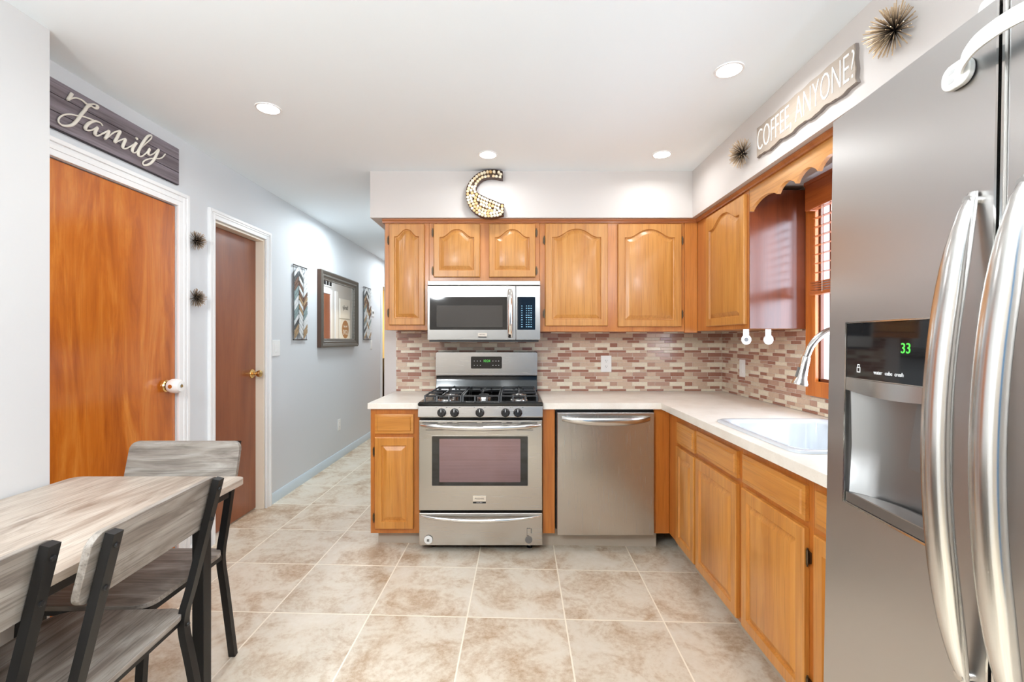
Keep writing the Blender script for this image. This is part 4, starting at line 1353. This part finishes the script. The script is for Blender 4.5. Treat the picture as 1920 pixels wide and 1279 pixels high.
# mirror
mr = thing('wall_mirror', 'rectangular mirror in a dark pewter frame on the hallway wall', 'mirror', (WL, 4.86, 1.605), PI / 2)
hw, hh = .508, .377
mf = MB()
def rc(i, y): return [(-hw + i, y, -hh + i), (hw - i, y, -hh + i), (hw - i, y, hh - i), (-hw + i, y, hh - i)]
mf.loft([rc(0, -.001), rc(0, -.040), rc(.012, -.052), rc(.030, -.046), (rc(.038, -.040)), rc(.056, -.040), rc(.064, -.034), rc(.078, -.030), rc(.086, -.022), rc(.088, -.012)], True, False)
obj('frame', mf, M['mirror_frame'], mr, smooth=20)
bm_ = MB()
nb = 46
for k in range(nb):
    for s in (-1, 1):
        bm_.box(-hw + .084 + (2 * hw - .168) * (k + .1) / nb, -hw + .084 + (2 * hw - .168) * (k + .8) / nb, -.029, -.020, s * (hh - .083) - .004, s * (hh - .083) + .004)
nb = 34
for k in range(nb):
    for s in (-1, 1):
        a = -hh + .084 + (2 * hh - .168) * (k + .1) / nb
        bm_.box(s * (hw - .083) - .004, s * (hw - .083) + .004, -.029, -.020, a, a + (2 * hh - .168) * .7 / nb)
obj('beaded_edge', bm_, M['mirror_bead'], mr, smooth=0)
obj('mirror_glass', MB().box(-hw + .086, hw - .086, -.014, -.010, -hh + .086, hh - .086), M['mirror'], mr, smooth=0)
obj('frame_side', MB().box(-hw - .0012, -hw - .0002, -.040, -.001, -hh, hh), M['mirror_side'], mr, smooth=0)

# things of the hallway that the mirror shows
hx = -0.99
d4 = struct('door_3', MB().box(hx - .012, hx - .002, 6.0, 6.78, .03, 1.98), M['door_brown'], bevel=.002)
struct('trim_5', MB().box(hx - .022, hx, 6.78, 6.85, .02, 2.05).box(hx - .022, hx, 5.93, 6.0, .02, 2.05).box(hx - .022, hx, 6.0, 6.78, 1.98, 2.05), M['trim'], bevel=.002)
struct('trim_6', MB().box(hx - .02, hx, 6.98, 7.07, .02, 2.05), M['trim'], bevel=.002)
vt = MB().box(hx - .012, hx, 6.42, 6.86, 2.09, 2.22)
o = obj('ceiling_vent', vt, M['trim']); tag(o, 'white grille high on the wall reflected in the hallway mirror', 'vent')
for k in range(4): obj('opening', MB().box(hx - .014, hx - .011, 6.44 + k * .105, 6.525 + k * .105, 2.105, 2.205), M['black'], o)
for zz, lab, kind in ((1.80, 'white script art print, upper one reflected in the hallway mirror', 0), (1.47, 'tan circle LOVE print, lower one reflected in the hallway mirror', 1)):
    t = thing('art_print', lab, 'print', (hx, 7.38, zz), -PI / 2 + PI if False else -PI / 2)
    t.rotation_euler = (0, 0, PI / 2 + PI)
    obj('paper', MB().box(-.21, .21, -.016, 0, -.155, .155), M['paper'], t)
    if kind:
        obj('circle', MB().lathe([(0, -.016), (.145, -.016), (.145, -.018), (0, -.018)], (0, 0, 0), 'y', 36), M['tan_disc'], t)
        text('lettering', 'LOVE', .11, M['paper'], t, (0, -.019, -.05), (PI / 2, 0, 0), .85)
        text('lettering', 'live and', .06, M['paper'], t, (0, -.019, .05), (PI / 2, 0, 0), .85)
    else:
        text('lettering', 'family', .10, M['grey_text'], t, (0, -.0175, .02), (PI / 2, 0, 0), 1)

# furniture glimpsed through the far doorway
dk = thing('dark_dresser', 'dark brown furniture glimpsed through the far hallway doorway', 'furniture', (-2.55, 7.2, fz(-2.5)))
obj('body', MB().box(-.35, .35, -.6, .6, .05, .95), M['dark_furniture'], dk, bevel=.005)
for a in (-.3, .3):
    for b in (-.55, .55): obj('leg', MB().box(a - .03, a + .03, b - .03, b + .03, 0, .05), M['dark_furniture'], dk)
bx = thing('storage_box', 'tan box standing on the dark furniture in the far room', 'box', (-2.5, 7.1, fz(-2.5) + .95))
obj('box_body', MB().box(-.25, .25, -.4, .4, 0, .34), plain('tan_box', srgb(170, 145, 110), .7), bx, bevel=.004)
obj('lid', MB().box(-.26, .26, -.41, .41, .34, .40), plain('brown_lid', srgb(96, 66, 46), .6), bx, bevel=.004)

# ------------------------------------------------------------------ dining table and chairs
TX0, TX1, TY0, TY1, TZ = -1.706, -1.040, .235, 1.765, .774
f0 = fz(-1.35)
tb = thing('dining_table', 'rectangular dining table with weathered grey top and black metal legs', 'table', (-1.373, (TY0 + TY1) / 2, f0))
tl = lambda z: z - f0
tw, td = (TX1 - TX0) / 2, (TY1 - TY0) / 2
obj('tabletop', MB().loft([[(a, b, tl(TZ - .024)) for a, b in rrect(-tw, tw, -td, td, .035)], [(a, b, tl(TZ)) for a, b in rrect(-tw, tw, -td, td, .035)]]), M['grey_wood_y'], tb, bevel=.002)
ap = MB()
for s in (-1, 1):
    ap.box(s * (tw - .045) - .012, s * (tw - .045) + .012, -td + .06, td - .06, tl(TZ - .062), tl(TZ - .025))
    ap.box(-tw + .045, tw - .045, s * (td - .19) - .012, s * (td - .19) + .012, tl(TZ - .062), tl(TZ - .025))
obj('apron_frame', ap, M['black_metal'], tb, bevel=.002)
for sx in (-1, 1):
    for sy in (-1, 1):
        x, y = sx * (tw - .045), sy * (td - .19)
        zb = fz(-1.373 + x) - f0
        lg = obj('leg', MB().box(x - .020, x + .020, y - .020, y + .020, zb, tl(TZ - .0255)), M['black_metal'], tb, bevel=.002)
        obj('bolt', MB().lathe([(0, -.0205), (.006, -.0205), (.005, -.0235), (0, -.024)], (x - .005, y, .50 - f0), 'y', 12), M['nickel'], lg)

def make_chair(label):
    t = thing('dining_chair', label, 'chair', (0, 0, 0), 0, 'grey wood and black metal dining chairs')
    # seat: wide at the back corners, rounded front
    seat = rrect(-.21, .21, -.185, .205, .055, 6)
    obj('seat', MB().loft([[(a, b, .452) for a, b in seat], [(a, b, .468) for a, b in seat]]), M['grey_wood_x'], t, bevel=.002)
    # backrest panel leaning with the posts
    bp = MB()
    sl = .10 / .415
    out = rrect(-.2235, .2235, .713, .872, .032, 6)
    bp.loft([[(a, .20 + (b - .45) * sl - .017, b) for a, b in out], [(a, .20 + (b - .45) * sl - .034, b) for a, b in out]])
    obj('backrest', bp, M['grey_wood_x'], t, bevel=.002)
    for s in (-1, 1):
        x = s * .19
        p = obj('rear_post', MB().bar(catmull([(x, .275, 0), (x, .2215, .30), (x, .200, .41), (x, .2015, .47), (x, .2255, .56), (x, .300, .868)], 6), .026, .020, (1, 0, 0)), M['black_metal'], t, smooth=30)
        for zz in (.745, .838):
            yy = .20 + (zz - .45) * sl + .010
            obj('bolt', MB().lathe([(0, 0), (.0065, 0), (.0055, .004), (0, .005)], (x, yy, zz), 'y', 12), M['black'], p)
        obj('bolt', MB().lathe([(0, 0), (.006, 0), (.005, .004), (0, .005)], (x, .211, .43), 'y', 12), M['black'], p)
        obj('leg', MB().bar([(x, -.165, .450), (x, -.200, 0)], .024, .020, (1, 0, 0)), M['black_metal'], t)
        obj('side_rail', MB().box(x - .011, x + .011, -.165, .193, .430, .4515), M['black_metal'], t, bevel=.001)
    obj('cross_rail', MB().box(-.178, .178, -.172, -.152, .430, .4515).box(-.178, .178, .176, .192, .430, .4515), M['black_metal'], t)
    obj('stretcher', MB().box(-.178, .178, -.195, -.180, .12, .14), M['black_metal'], t)
    return t
ch = make_chair('grey wooden chair with black frame at the far end of the table')
ch.location = (-1.34, 1.580, fz(-1.34))
def place(lab, x, y, rz):
    c = copy_tree(ch); c['label'] = lab; c.location = (x, y, fz(x)); c.rotation_euler = (0, 0, R(rz)); return c
place('grey wooden chair with black frame nearer the range side, back fully visible', -1.188, 1.172, -87)
place('nearest grey wooden chair cut off at the bottom left corner', -1.248, .735, -88)

# made-up fittings for the two added fill lamps behind the camera
for k, (px, py, pz) in enumerate(FILL_LAMPS):
    t = thing('added_fill_lamp', ('added unseen fill lamp behind the viewer, table side', 'added unseen fill lamp behind the viewer, refrigerator side')[k], 'lamp', (px, py, CZ), 0, 'added fill lamps behind the camera')
    obj('canopy', MB().lathe([(0, 0), (.06, 0), (.055, -.02), (0, -.025)], (0, 0, 0), 'z'), M['black'], t)
    obj('cord', MB().cyl((0, 0, -.02), (0, 0, pz - CZ + .16), .004, n=8), M['black'], t)
    obj('socket', MB().cyl((0, 0, pz - CZ + .15), (0, 0, pz - CZ + .20), .022, n=16), M['brass'], t)
